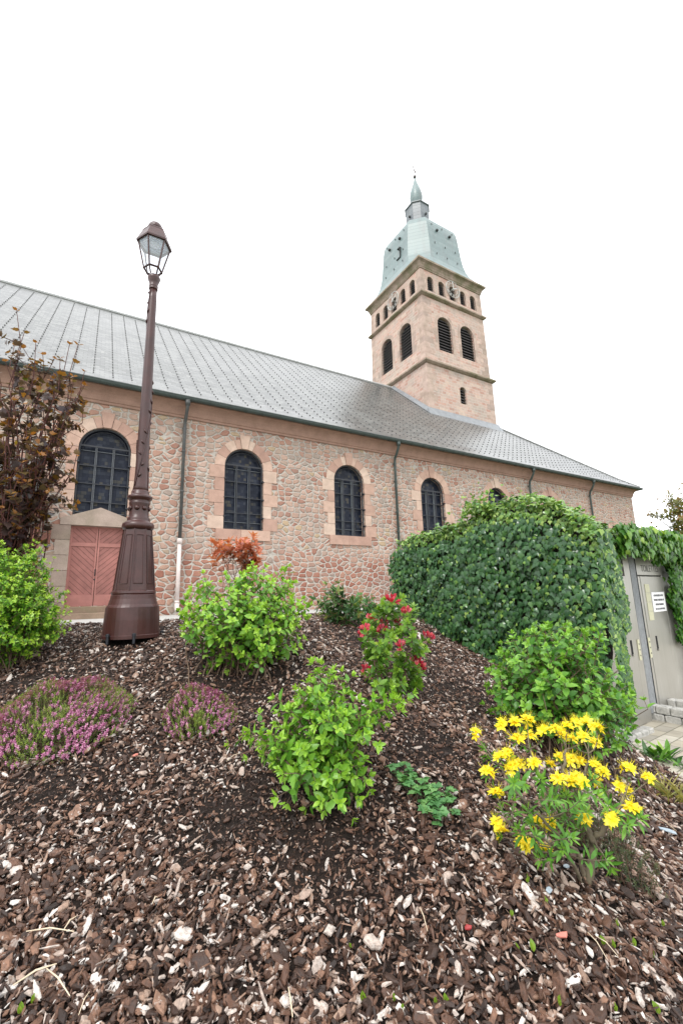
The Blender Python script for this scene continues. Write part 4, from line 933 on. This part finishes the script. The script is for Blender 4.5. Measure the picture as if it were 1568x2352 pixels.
# heathers: hundreds of small upright flowering sprigs
def heather(label, base, rx, ry, h, n, flow=.8, gm=G_HEA, fm=F_HEA, sm_col=WOODST):
    root = thing('heather', label, 'heather', tuple(base)); base = np.array(base); gf, ff, st = Foliage(), Foliage(), MB()
    for i in range(n):
        a = rnd.uniform(0, 6.283); r = math.sqrt(rnd.random()); x, y = rx*r*math.cos(a), ry*r*math.sin(a)
        hh = h*(1-.72*r**2.4)*rnd.uniform(.86, 1.06)*(1+.22*math.sin(11*x+3)*math.cos(10*y)); g = float(hgt(base[0]+x, base[1]+y))-base[2]
        d = nrm(np.array([x/rx*.75, y/ry*.75, 1.0])+rv(.22)); top = np.array([x, y, g+hh]); bot = np.array([x*.75, y*.75, float(hgt(base[0]+x*.75, base[1]+y*.75))-base[2]])
        if i % 3 == 0: st.tube([bot, (bot+top)/2+rv(.01), top], [.0025, .002, .001], 4, False)
        fl = rnd.random() < flow*(.55+.45*math.sin(9*x+1.3)*math.sin(8*y+.4)+.1)
        ln = rnd.uniform(.022, .05)
        for k in range(11):
            f = k/11; p = top-d*ln*(1-f); ang = k*2.4; q = nrm(np.cross(d, [.3, .8, .1])); q2 = np.cross(d, q); rr_ = math.cos(ang)*q+math.sin(ang)*q2
            if fl: ff.leaf(p, nrm(rr_+d*.35+np.array([0, 0, -.35])), nrm(d+rv(.3)), np.array([.013, .012, .010]), rnd.uniform(.1, .95))
            else: gf.leaf(p, nrm(rr_*.8+d), nrm(d-rr_), .013, rnd.uniform(.3, 1))
        for k in range(9):
            p = top-d*(ln+.01+.012*k); ang = k*2.4; q = nrm(np.cross(d, [.3, .8, .1])); q2 = np.cross(d, q); rr_ = math.cos(ang)*q+math.sin(ang)*q2
            gf.leaf(p, nrm(rr_*.9+d*.8), nrm(d-rr_*.5), .013, rnd.uniform(0, .6))
    st.build('stem', sm_col, root); gf.build('foliage', NARROW, gm, root)
    if ff.P: ff.build('blossom', BROAD, fm, root)
    return root
heather('broad mound of purple pink heather at the left edge of bed', gp_(-2.02, 3.30), .52, .40, .27, 2000)
heather('smaller round clump of pink heather below the street lamp', gp_(-1.05, 3.36), .27, .24, .22, 850)
F_OLD = mat_leaf('faded_heather_flower', [(0, (.22, .13, .10)), (1, (.45, .34, .28))], .7, .2)
heather('faded brown heather half hidden behind the yellow azalea', gp_(1.30, 2.62), .30, .16, .28, 260, .35, mat_leaf('dull_heather_leaf', [(0, (.03, .05, .015)), (1, (.09, .12, .04))], .6, .15), F_OLD)
heather('sparse low grey green heather right of yellow azalea stem', gp_(1.36, 2.40), .13, .10, .16, 60, .4, mat_leaf('grey_heather_leaf', [(0, (.03, .05, .02)), (1, (.08, .11, .04))], .6, .15), F_OLD)

# columbine: low lobed leaves
root = thing('columbine_plant', 'low blue green plant with lobed leaves between the middle shrub and yellow azalea', 'plant', tuple(gp_(.44, 2.62))); b0 = gp_(.44, 2.62); fo, sm = Foliage(), MB()
CB = [(905, 1765), (920, 1790), (925, 1755), (940, 1775), (945, 1800), (960, 1810), (975, 1800), (955, 1830), (985, 1825), (1000, 1815), (1010, 1835), (985, 1845), (1005, 1860), (1030, 1855), (1040, 1835), (1020, 1880), (995, 1880), (1045, 1865), (970, 1845), (1005, 1895), (930, 1810), (915, 1775), (1030, 1820), (950, 1785), (1020, 1845), (1000, 1845), (975, 1870), (965, 1820)]
for px, py in CB+[(x+rnd.randint(-9, 9), y+rnd.randint(-8, 8)) for x, y in CB]:
    yy = 2.62
    for _ in range(12):
        q = at(px, py, yy); g = float(hgt(q[0], q[1]))+.05; yy *= (1.6-g)/(1.6-q[2]) if q[2] < 1.55 else 1
        yy = min(max(yy, 2.0), 3.4)
    p = np.array(at(px, py, yy))+np.array([0, 0, rnd.uniform(0, .03)])-b0
    sm.tube([np.array([p[0]*.8, p[1]*.8, float(hgt(b0[0]+p[0]*.8, b0[1]+p[1]*.8))-b0[2]]), p], [.002, .0015], 4, False)
    for q in range(3):
        an = rnd.uniform(0, 6.28)+q*2.1; d = np.array([math.cos(an), math.sin(an), rnd.uniform(-.1, .25)]); fo.leaf(p, d, nrm(np.array([0, 0, 1])+rv(.25)), rnd.uniform(.035, .055), rnd.uniform(.2, .8))
sm.build('stem', GREYWOOD, root); fo.build('foliage', LOBED, G_COL, root)

# ------------------------------------------------------------------ steel toilet cabin overgrown with ivy
CA = R(36); CO = (3.0, 5.3, 0.0)
cab = thing('public_toilet', 'brushed steel public toilet cabin with grey doors under an ivy roof', 'toilet cabin', CO, CA)
fx = lambda u, z, d: (u+.79, d, z)
b = MB(); b.box(0, 3.0, .06, 3.02, 0, 2.15); b.box(0, .79, .02, .06, 1.81, 2.13); b.build('body', mat_paint('cabin_core', (.2, .2, .19), .6, .2, 4), cab)
def panel(name, u0, u1, z0, z1, d0, d1, mat, par, g=.004):
    b = MB(); b.bbox(u0+.79+g, u1+.79-g, d0, d1, z0+g, z1-g, .004); return b.build(name, mat, par)
d1 = panel('door', -.79, .02, .02, 1.80, .0, .055, STEEL, cab)
panel('frame_panel', .02, .19, .0, 2.12, .005, .055, STEEL, cab); panel('frame_panel', .37, .47, .0, 1.80, .005, .055, STEEL, cab)
hd = panel('header', .37, 1.26, 1.81, 2.12, .0, .055, STEEL, cab)
d2 = panel('door', .475, 1.22, .06, 1.80, .0, .055, STEEL, cab); panel('frame_panel', 1.225, 2.2, .0, 2.12, .005, .055, STEEL, cab)
for dr, u in ((d1, -.13), (d2, .66)):
    b = MB(); b.box(u+.79, u+.79+.045, -.004, .0, .81, 1.0); h_ = b.build('handle', VOID, dr)
    b = MB(); b.box(u+.79+.005, u+.79+.04, -.02, -.005, .81, .835); b.build('handle_lip', STEEL, h_)
for dr, u0 in ((cab, .07), (cab, .40)):
    p_ = panel('control_plate', u0, u0+.065, .74, 1.0, -.006, .004, PLATE, dr)
    b = MB()
    for z in (.80, .87, .94): b.tube([(u0+.79+.032, -.005, z), (u0+.79+.032, -.010, z)], .009, 8)
    b.build('button', INK, p_)
for i in range(4): panel('notice_plate', .555+.0*i, .715, 1.205+i*.122, 1.205+(i+1)*.122, -.006, .0, PLATE, d2, .003)
sg = panel('sign', .735, 1.18, 1.31, 1.58, -.009, .0, SIGNW, d2, .001)
def text(body, u, z, size, par, mat, d=-.0105, sx=1, ext=.0008, space=1.55):
    cu = bpy.data.curves.new('lettering', 'FONT'); cu.body = body; cu.size = size; cu.align_x = 'CENTER'; cu.align_y = 'CENTER'; cu.extrude = ext; cu.space_line = space
    o = bpy.data.objects.new('lettering', cu); link(o, par); o.location = (u+.79, d, z); o.rotation_euler = (R(90), 0, 0); o.scale = (sx, 1, 1); cu.materials.append(mat)
    me = bpy.data.meshes.new_from_object(o.evaluated_get(bpy.context.evaluated_depsgraph_get())); m2 = bpy.data.objects.new('lettering', me); link(m2, par); m2.location = o.location; m2.rotation_euler = o.rotation_euler; m2.scale = o.scale; bpy.data.objects.remove(o); return m2
for i_, ln_ in enumerate(('NE PAS BLOQUER LA PORTE', 'PENDANT L\'UTILISATION CAR', 'DYSFONCTIONNEMENT', 'DU CYCLE DE NETTOYAGE')): text(ln_, .957, 1.531-i_*.061, .036, sg, INK, sx=.72)
text('TOILETTES', .83, 1.90, .13, hd, mat_paint('engraved_dark', (.10, .098, .09), .5, .1, 6), -.002, .95)
b = MB(); b.mat = 1; b.box(.985, 1.155, .045, .055, .1, 2.1); b.mat = 0      # grating strip between the doors
for i in range(6): b.box(.99+i*.029, .99+i*.029+.010, .0, .044, .1, 2.1)
for z in np.arange(.16, 2.1, .12): b.box(.986, 1.154, .012, .03, z, z+.012)
b.build('vent_grating', [DKSTEEL, IRON], cab)
b = MB(); b.box(1.157, 1.162, -.006, .05, .06, 2.12); b.build('edge_strip', IRON, cab)
# ivy on the side wall
iv = thing('ivy', 'thick dark green ivy covering the long side of toilet cabin', 'ivy', CO, CA)
fo = Foliage(); rr2 = np.random.default_rng(4)
def ivn(a, b_): return .5*math.sin(2.1*a+1.3*b_)+.3*math.sin(4.7*a-3.1*b_+1)+.2*math.sin(9*b_+6*a)
def topz(v): return np.interp(v, [-.2, .0, .35, .8, 1.2, 1.45, 1.7, 2.4, 3.4, 3.7], [2.2, 2.52, 2.80, 2.95, 2.88, 2.95, 2.76, 2.68, 2.58, 2.5])
def groundz(v): 
    p = (CO[0]-math.sin(CA)*v-.35*math.cos(CA), CO[1]+math.cos(CA)*v-.35*math.sin(CA)); return float(hgt(*p))
n_iv = 0
def out_at(v, z):
    f = (z-groundz(v))/(topz(v)-groundz(v)+.01); return .20+.10*ivn(v*1.5, z*1.5)+.10*math.sin(math.pi*min(max(f, 0), 1))-.16*max(0, f-.82)/.18
while n_iv < 7800:
    v_ = rr2.uniform(-.18, 3.2); z_ = rr2.uniform(.1, 2.95); g_ = groundz(v_)-.02; t_ = topz(v_)+.05*ivn(v_*4, 2)
    if z_ < g_ or z_ > t_: continue
    n_iv += 1; o_ = out_at(v_, z_)+rr2.normal(0, .035); upf = (z_-g_)/(t_-g_)
    p = np.array([-o_, v_, z_]); nn = nrm(np.array([-1, -.1+rr2.normal(0, .35), .35+rr2.normal(0, .35)+.9*max(0, upf-.85)/.15]))
    d = nrm(np.array([-.15, rr2.normal(0, .5), -1+rr2.normal(0, .35)]))
    young = upf > .86 or rr2.random() < .13+.12*(v_ < .5)
    fo.leaf(p, d, nn, rr2.uniform(.05, .085)*(.75 if young else 1), rr2.uniform(.55, 1.0) if young else np.clip(rr2.normal(.27, .13), 0, .65))
for i in range(2600):                                                         # top of the mass and the rounded front edge
    v_ = rr2.uniform(-.15, 3.16); x_ = rr2.uniform(-.35, .9); z_ = topz(v_)-.10-.25*max(0, x_-.2)+.06*ivn(v_*5, x_*5)+rr2.normal(0, .03)
    fo.leaf(np.array([x_*.8, v_, z_+.04]), nrm(np.array([rr2.normal(-.3, .6), rr2.normal(0, .6), rr2.normal(-.1, .3)])), nrm(np.array([-.3, -.2, 1])+rr2.normal(0, .3, 3)), rr2.uniform(.045, .075), rr2.uniform(.5, 1))
for i in range(2600):                                                         # return on to the front face, left end
    z_ = rr2.uniform(.25, 2.3); x_ = rr2.uniform(-.25, float(np.interp(z_, [0, .8, 1.4, 2.0], [-.08, .08, .40, .62]))+.10*ivn(z_*4, 1)); o_ = .10+.05*ivn(x_*4, z_*3)
    y_ = -o_-.12*(1-max(0, x_)/.6); young = rr2.random() < .3
    fo.leaf(np.array([x_, y_+.03, z_]), nrm(np.array([rr2.normal(0, .5), -.15, -1])), nrm(np.array([-.3+rr2.normal(0, .35), -1, .35+rr2.normal(0, .3)])), rr2.uniform(.05, .08), rr2.uniform(.55, 1) if young else np.clip(rr2.normal(.32, .13), 0, .65))
for i in range(260):                                                          # the whippy tuft on top
    v_ = 1.45+rr2.normal(0, .16); z_ = 2.78+abs(rr2.normal(0, .14)); fo.leaf(np.array([-.12+rr2.normal(0, .07), v_, z_]), nrm(np.array([rr2.normal(-.2, .5), rr2.normal(0, .6), rr2.normal(0, .5)])), nrm(rr2.normal(0, 1, 3)+np.array([-.6, -.3, .5])), rr2.uniform(.035, .06), rr2.uniform(.6, 1))
fo.build('foliage', IVYT, G_IVY, iv)
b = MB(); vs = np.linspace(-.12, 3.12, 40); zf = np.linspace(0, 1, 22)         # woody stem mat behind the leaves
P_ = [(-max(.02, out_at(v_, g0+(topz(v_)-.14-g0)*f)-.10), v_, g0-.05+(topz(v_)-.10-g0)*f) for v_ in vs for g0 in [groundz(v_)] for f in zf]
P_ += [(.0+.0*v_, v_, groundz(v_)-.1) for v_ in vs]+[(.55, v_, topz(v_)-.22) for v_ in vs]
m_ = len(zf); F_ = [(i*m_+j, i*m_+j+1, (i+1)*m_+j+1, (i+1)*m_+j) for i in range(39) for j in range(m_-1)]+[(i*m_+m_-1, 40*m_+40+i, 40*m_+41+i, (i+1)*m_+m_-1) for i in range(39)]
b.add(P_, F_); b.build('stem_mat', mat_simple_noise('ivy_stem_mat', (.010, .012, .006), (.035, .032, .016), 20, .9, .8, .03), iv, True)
# creeper over the roof and right side
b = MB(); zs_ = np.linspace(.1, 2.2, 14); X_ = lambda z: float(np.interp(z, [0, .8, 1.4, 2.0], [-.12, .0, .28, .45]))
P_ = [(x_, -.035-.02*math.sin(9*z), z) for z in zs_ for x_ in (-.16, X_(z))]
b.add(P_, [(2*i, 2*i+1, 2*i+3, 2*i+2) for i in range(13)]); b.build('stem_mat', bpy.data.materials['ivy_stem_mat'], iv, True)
cr = thing('creeper', 'bright green creeper hanging over the roof edge of the toilet cabin', 'creeper', CO, CA); fo = Foliage()
for i in range(3300):
    x_ = rr2.uniform(.25, 3.2); k = rr2.random()
    if k < .55:
        z_ = rr2.uniform(2.07+.06*ivn(x_*5, 1)-(.05 if x_ > 1.5 else 0), 2.42+.04*ivn(x_*4, 3)); p = np.array([x_, -.16-.10*math.sin((z_-2)*6)+rr2.normal(0, .04), z_]); nn = np.array([rr2.normal(0, .35), -1, .5+rr2.normal(0, .3)]); d = np.array([rr2.normal(0, .5), -.15, -1])
    else:
        y_ = rr2.uniform(-.15, 1.6); p = np.array([x_, y_, 2.40+.05*ivn(x_*4, y_*3)+rr2.normal(0, .025)]); nn = np.array([0, -.3, 1])+rr2.normal(0, .3, 3); d = np.array([rr2.normal(0, .7), rr2.normal(-.5, .6), -.1])
    fo.leaf(p, nrm(d), nrm(nn), rr2.uniform(.06, .10), np.clip(rr2.normal(.48, .25), 0, 1))
for i in range(1300):
    z_ = rr2.uniform(.85, 2.2); x_ = 2.0+.06*ivn(z_*3, 0)-.02*(z_-1)+abs(rr2.normal(0, .3)); p = np.array([x_, -.10-.06*ivn(z_*5, x_*3)+rr2.normal(0, .03), z_])
    if x_ < 2.04+.20*(1.3-min(z_, 1.3)): continue
    fo.leaf(p, nrm(np.array([rr2.normal(0, .5), -.1, -1])), nrm(np.array([rr2.normal(-.3, .3), -1, .4])), rr2.uniform(.055, .09), np.clip(rr2.normal(.35, .2), 0, 1))
fo.build('foliage', IVYT, G_CRE, cr)
b = MB(); b.box(.1, 3.1, -.06, 1.7, 2.17, 2.30)
for i in range(24):
    x_ = rr2.uniform(.3, 3.1); b.tube([(x_, .1, 2.33), (x_+rr2.normal(0, .1), -.11, 2.33), (x_+rr2.normal(0, .15), -.14, 2.12)], .006, 5)
for i in range(10):
    x_ = 2.12+rr2.uniform(0, .7); b.tube([(x_, -.05, .0), (x_+.03, -.05, 1.0), (x_, -.06, 2.2)], .008, 5)
b.build('stem_mat', mat_simple_noise('creeper_stem_mat', (.012, .012, .006), (.05, .04, .02), 20, .9, .8, .03), cr)

# low granite walls and edging by the cabin
def blockrow(mb, p0, p1, wdt, z0, hts, seed):
    r_ = random.Random(seed); p0 = np.array(p0); p1 = np.array(p1); L_ = np.linalg.norm(p1-p0); d = (p1-p0)/L_; n = np.array([-d[1], d[0]]); z = z0
    for row, h_ in enumerate(hts):
        x = 0 if row % 2 == 0 else -.06
        while x < L_-.02:
            l_ = min(r_.uniform(.13, .19), L_-x); x0 = max(x, 0); mb.cur = r_.random(); j = r_.uniform(-.006, .006)
            t = MB(); t.bbox(x0+.004, x+l_-.004, j, wdt+j, z+.003, z+h_-.003+r_.uniform(-.006, .004), .012)
            mb.add([(*(p0+d*q[0]+n*q[1]), q[2]) for q in t.v], t.f); x += l_
        z += h_
b = MB(); blockrow(b, (3.80, 5.98), (4.75, 4.35), .13, 0.0, (.10, .09), 2); tag(b.build('low_stone_wall', GRANITE), 'low two course granite block wall in front of the cabin doors', 'stone wall')
b = MB(); blockrow(b, (4.20, 6.18), (5.1, 4.6), .13, 0.0, (.10, .10), 3); tag(b.build('low_stone_wall', GRANITE), 'second low granite block wall standing behind the front one', 'stone wall')
b = MB(); blockrow(b, (2.64, 4.62), (3.06, 5.12), .12, 0.0, (.10, .08), 5); blockrow(b, (3.0, 5.1), (3.5, 5.42), .12, 0.0, (.07,), 6); blockrow(b, (2.72, 4.40), (2.645, 4.615), .12, 0, (.09,), 8)
tag(b.build('stone_edging', GRANITE), 'rough granite edging between bark bed and pavers by the cabin corner', 'stone edging')

# weeds, dry grass, tree beyond
def tuft(name, label, cat, base, n, L, tmpl, mat, wid, spread, hmin=.1, stem=None):
    root = thing(name, label, cat, tuple(base)); fo = Foliage()
    for i in range(n):
        a = rnd.uniform(0, 6.28); el = rnd.uniform(hmin, 1.1); d = np.array([math.cos(a)*math.cos(el), math.sin(a)*math.cos(el), math.sin(el)]); p = np.array([rnd.gauss(0, spread), rnd.gauss(0, spread), .0])
        fo.leaf(p, d, nrm(np.array([0, 0, 1])-d*.5+rv(.1)), np.array([wid, 1, 1])*L*rnd.uniform(.6, 1.1), rnd.random())
    fo.build('foliage', tmpl, mat, root); return root
tuft('weed_clump', 'leafy green weeds growing beside granite edging on the pavers', 'weed', (2.98, 4.62, .02), 46, .20, NARROW, G_CRE, .8, .07)
tuft('weed_clump', 'small low weed at the paver edge near bark', 'weed', (3.02, 4.36, .02), 22, .11, NARROW, G_CRE, .9, .05)
DRYG = mat_leaf('dry_grass', [(0, (.30, .27, .10)), (.5, (.40, .36, .14)), (1, (.22, .28, .08))], .6, .3)
tuft('dry_grass_tuft', 'tuft of yellowish dry grass at the right edge of bark bed', 'grass tuft', tuple(gp_(2.42, 3.62)), 90, .26, NARROW, DRYG, .14, .05, .0)
tree = thing('tree', 'tree with reddish green young leaves rising beyond the toilet cabin', 'tree', (10.6, 12.6, .0)); fo, sm = Foliage(), MB()
sm.tube([(0, 0, 0), (.05, 0, 1.3), (-.03, .02, 2.6), (.02, 0, 4.2)], [.13, .10, .08, .03], 9)
for i in range(120):
    z0 = rnd.uniform(1.8, 4.0); a = rnd.uniform(0, 6.28); ln = rnd.uniform(.6, 1.7)*(1.1-.22*(z0-1.8)); e = np.array([math.cos(a)*ln, math.sin(a)*ln, z0+rnd.uniform(.2, .9)])
    pth = bez(np.array([0, 0, z0-.2]), np.array([e[0]*.5, e[1]*.5, z0]), e, 8); sm.tube(pth, list(np.linspace(.03, .006, 8)), 5, False)
    shoot(fo, pth, .12, 9, .25, 1, 3, 4, .4, tone0=.25)
    for q in range(3):
        k = rnd.randint(3, 6); d = nrm(pth[k+1]-pth[k]+rv(.7)); tp = np.stack([pth[k]+d*s_ for s_ in np.linspace(0, .45, 5)]); shoot(fo, tp, .11, 6, .2, 1, 3, 4, .4, tone0=.25); sm.tube(tp, .006, 4, False)
sm.build('trunk', GREYWOOD, tree, True); fo.build('crown', OVAL, G_TREE, tree)

# ------------------------------------------------------------------ bark mulch: flakes covering the bed
def flake(k, seed):
    r_ = np.random.default_rng(seed); n = int(r_.integers(6, 9)); a = np.sort(r_.uniform(0, 2*math.pi, n)+np.arange(n)*0)*.35+np.linspace(0, 2*math.pi, n, endpoint=False)*.65
    rad_ = r_.uniform(.72, 1.1, n); x = .5*rad_*np.cos(a); y = .5*rad_*np.sin(a); bend = r_.uniform(-.25, .35); tw = r_.uniform(-.3, .3)
    z = lambda x, y: bend*(x*x)*1.6+tw*x*y
    ins = r_.uniform(.6, .85, n)
    V = [(x[i], y[i], z(x[i], y[i])-.5) for i in range(n)]+[(x[i]*.99, y[i]*.99, z(x[i], y[i])+.1+r_.uniform(-.12, .12)) for i in range(n)]+[(x[i]*ins[i], y[i]*ins[i], z(x[i], y[i])+.5+r_.uniform(-.2, .2)) for i in range(n)]
    F = [(i, (i+1) % n, n+(i+1) % n, n+i) for i in range(n)]+[(n+i, n+(i+1) % n, 2*n+(i+1) % n, 2*n+i) for i in range(n)]+[tuple(range(2*n, 3*n))]
    return np.array(V), F
def mulch_points(dens, y0, y1):
    m = int(dens*(y1-y0)*(2*(.86*y1+.9))); x = RNG.uniform(-(.86*y1+.9), .86*y1+.9, m); y = RNG.uniform(y0, y1, m)
    k = (np.abs(x) < .86*y+.8) & (x < edge_x(y)-.03) & ~in_front(x, y) & (kerbside(x, y) < -.02) & (np.hypot(x-LX, y-LY) > .265)
    # nothing inside the cabin or the ivy
    cu = (x-CO[0])*math.cos(CA)+(y-CO[1])*math.sin(CA); cv = -(x-CO[0])*math.sin(CA)+(y-CO[1])*math.cos(CA); k &= ~((cu > -.12) & (cv > -.1))
    return x[k], y[k]
def normal_at(x, y):
    e = .04; gx = (hgt(x+e, y)-hgt(x-e, y))/(2*e); gy = (hgt(x, y+e)-hgt(x, y-e))/(2*e); return nrm(np.stack([-gx, -gy, np.ones_like(gx)], -1))
allV, allL, allS, allT = [], [], [], []; vo = 0; lo = 0
def emit(x, y, lift, Lm, tone_shift, big=0):
    global vo, lo
    n = len(x); which = RNG.integers(0, 28, n)
    thin = np.zeros(n)
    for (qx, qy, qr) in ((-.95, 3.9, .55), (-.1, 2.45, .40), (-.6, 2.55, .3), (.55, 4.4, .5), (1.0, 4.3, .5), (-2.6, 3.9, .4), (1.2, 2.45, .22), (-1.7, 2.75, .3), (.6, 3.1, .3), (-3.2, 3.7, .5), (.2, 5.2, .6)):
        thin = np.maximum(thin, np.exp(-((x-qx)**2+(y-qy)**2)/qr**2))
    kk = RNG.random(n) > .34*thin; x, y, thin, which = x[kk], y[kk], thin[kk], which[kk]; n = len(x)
    fine = np.clip(.5+.5*np.sin(1.3*x+2.1)*np.sin(1.7*y-.6)+RNG.normal(0, .15, n), 0, 1)
    for w_ in range(28):
        i = np.where(which == w_)[0]
        if not len(i): continue
        TV, TF = FL[w_]; m = len(i); N0 = normal_at(x[i], y[i]); N = nrm(N0+RNG.normal(0, .42, (m, 3)))
        D = RNG.normal(0, 1, (m, 3)); D = nrm(D-(D*N).sum(1, keepdims=True)*N); sd_ = np.cross(D, N)
        ln = np.clip(RNG.lognormal(math.log(Lm), .5, m), .010, .11)*(.74+.4*fine[i])*(1-.35*thin[i]); wd = ln*np.clip(RNG.normal(.38, .15, m), .12, .85); th = np.clip(ln*RNG.uniform(.08, .24, m), .002, .014)
        P = np.stack([x[i], y[i], hgt(x[i], y[i])+lift*RNG.random(m)*1.25], -1)
        V = P[:, None]+TV[None, :, 0:1]*(D*ln[:, None])[:, None]+TV[None, :, 1:2]*(sd_*wd[:, None])[:, None]+TV[None, :, 2:3]*(N*th[:, None])[:, None]
        k = len(TV); bs = np.concatenate([np.array(f) for f in TF]); le = np.array([len(f) for f in TF])
        allV.append(V.reshape(-1, 3)); allL.append((bs[None]+k*np.arange(m)[:, None]+vo).ravel()); allS.append((np.concatenate([[0], np.cumsum(le)[:-1]])[None]+len(bs)*np.arange(m)[:, None]+lo).ravel())
        t = np.where(RNG.random(m) < .25, RNG.uniform(.74, 1, m), RNG.beta(1.3, 1.9, m)*.82)
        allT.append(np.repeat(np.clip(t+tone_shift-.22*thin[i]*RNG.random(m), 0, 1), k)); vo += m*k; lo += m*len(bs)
FL = [flake(0, 100+i) for i in range(28)]
for y0, y1, dn, Lm in ((1.0, 2.6, 6200, .029), (2.6, 3.8, 4600, .029), (3.8, 5.4, 2800, .031), (5.4, 9.2, 1300, .034)):
    x, y = mulch_points(dn, y0, y1); emit(x, y, .026, Lm, 0)
x, y = mulch_points(130, 1.0, 4.6); emit(x, y, .04, .056, -.06)
x, y = mulch_points(900, 1.0, 3.0); FL0 = FL; FL = [(V_*np.array([1, .3, .6]), F_) for V_, F_ in FL0]; emit(x, y, .034, .034, -.05)                # thin fibres and splinters
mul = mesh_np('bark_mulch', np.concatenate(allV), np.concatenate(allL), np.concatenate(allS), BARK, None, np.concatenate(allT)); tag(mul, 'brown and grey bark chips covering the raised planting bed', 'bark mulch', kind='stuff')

# small things lying on or growing out of the bark
def ground_px(px, py, y0=2.2):
    yy = y0
    for _ in range(40):
        q = at(px, py, yy); g = float(hgt(q[0], q[1]))+.02; yy += .5*(yy*(1.6-g)/(1.6-q[2])-yy)
    return np.array(at(px, py, yy))
SPR = [(1210, 2028), (1257, 2080), (1175, 2105), (1522, 2128), (1418, 2128), (1407, 2178), (1455, 2175), (1385, 2172), (1190, 2185), (1225, 2187), (836, 2300), (905, 2300), (925, 2325), (1000, 2305), (1028, 2305), (1286, 2312), (1414, 2325), (75, 2305), (45, 2330), (803, 2178), (1500, 2200), (1515, 2330)]
src = None
for i, (px, py) in enumerate(SPR):
    p = ground_px(px, py, 1.8)
    if src is None:
        fo = Foliage()
        for q in range(3):
            a = q*2.1; d = nrm(np.array([math.cos(a)*.35, math.sin(a)*.35, 1])); fo.leaf(np.array([0, 0, 0.0]), d, nrm(np.array([-math.cos(a), -math.sin(a), .35])), .034*(1-.2*q), .3+.3*q)
        src = fo.build('sprout', leaf_t(.6, .3, -.15), G_SPR, None); o = src
    else:
        o = src.copy(); C.objects.link(o)
    o.location = p; o.rotation_euler = (rnd.gauss(0, .15), rnd.gauss(0, .15), rnd.uniform(0, 6.28)); s_ = rnd.uniform(.75, 1.15); o.scale = (s_, s_, s_)
    tag(o, 'tiny pale green sprout poking up through the bark chips', 'sprout', 'green sprouts in the bark')
STR = [((30, 2275), (130, 2225), .004), ((105, 2235), (160, 2300), .003), ((60, 2150), (170, 2150), .003), ((145, 2148), (175, 2115), .003), ((350, 2085), (362, 2070), .003), ((1350, 2152), (1395, 2215), .002), ((1368, 2160), (1420, 2208), .002), ((672, 2350), (662, 2280), .003), ((965, 2095), (982, 2150), .002), ((520, 1755), (555, 1735), .002), ((1500, 1880), (1560, 1920), .002), ((1230, 1580), (1200, 1560), .002), ((180, 2345), (205, 2290), .002)]
for (a, c, r_) in STR:
    p0, p1 = ground_px(*a), ground_px(*c); b = MB(); m_ = (p0+p1)/2; pts = np.stack([p0, m_+np.array([0, 0, .012]), p1])+np.array([0, 0, .016])-m_
    b.tube(pts, [r_*.6, r_, r_*.5], 5); o = b.build('straw', STRAW); o.location = m_; tag(o, 'dry straw stalk lying on the bark chips', 'straw', 'straw stalks on the bark')
def flat_bit(name, label, cat, px, py, L, wd, mat, seed):
    p = ground_px(px, py); TV, TF = flake(0, seed); n_ = normal_at(np.array([p[0]]), np.array([p[1]]))
    o = instances(name, (TV, TF), np.array([[0, 0, .03]]), nrm(np.array([[rnd.gauss(0, 1), rnd.gauss(0, 1), 0.]])), nrm(n_+np.array([[0, -.35, 0]])), np.array([[wd, L, .006]]), np.array([.5]), mat); o.location = p; tag(o, label, cat); return o
flat_bit('leaf_litter', 'fallen crimson leaf curled on the bark in front', 'fallen leaf', 1077, 2150, .034, .024, mat_paint('crimson_dry_leaf', (.26, .02, .02), .55, .3, 20), 301)
PINKL = mat_paint('dried_pink_leaf', (.50, .17, .13), .6, .3, 20)
flat_bit('leaf_litter', 'salmon coloured dry leaf on bark at lower right', 'fallen leaf', 1292, 2168, .06, .022, PINKL, 302)
flat_bit('leaf_litter', 'pale pink dry leaf on bark below the small heather', 'fallen leaf', 312, 1745, .05, .028, PINKL, 303)
SLATEB = mat_paint('blue_grey_stone', (.33, .39, .44), .5, .2, 20)
flat_bit('stone_chip', 'blue grey stone flake on bark below the yellow azalea', 'stone', 1262, 2062, .05, .03, SLATEB, 304)
flat_bit('stone_chip', 'blue grey stone flake at the foot of the yellow azalea stem', 'stone', 1302, 2005, .035, .028, SLATEB, 305)
flat_bit('stone_chip', 'long blue grey slate piece on bark at right edge', 'stone', 1535, 1920, .11, .05, SLATEB, 306)
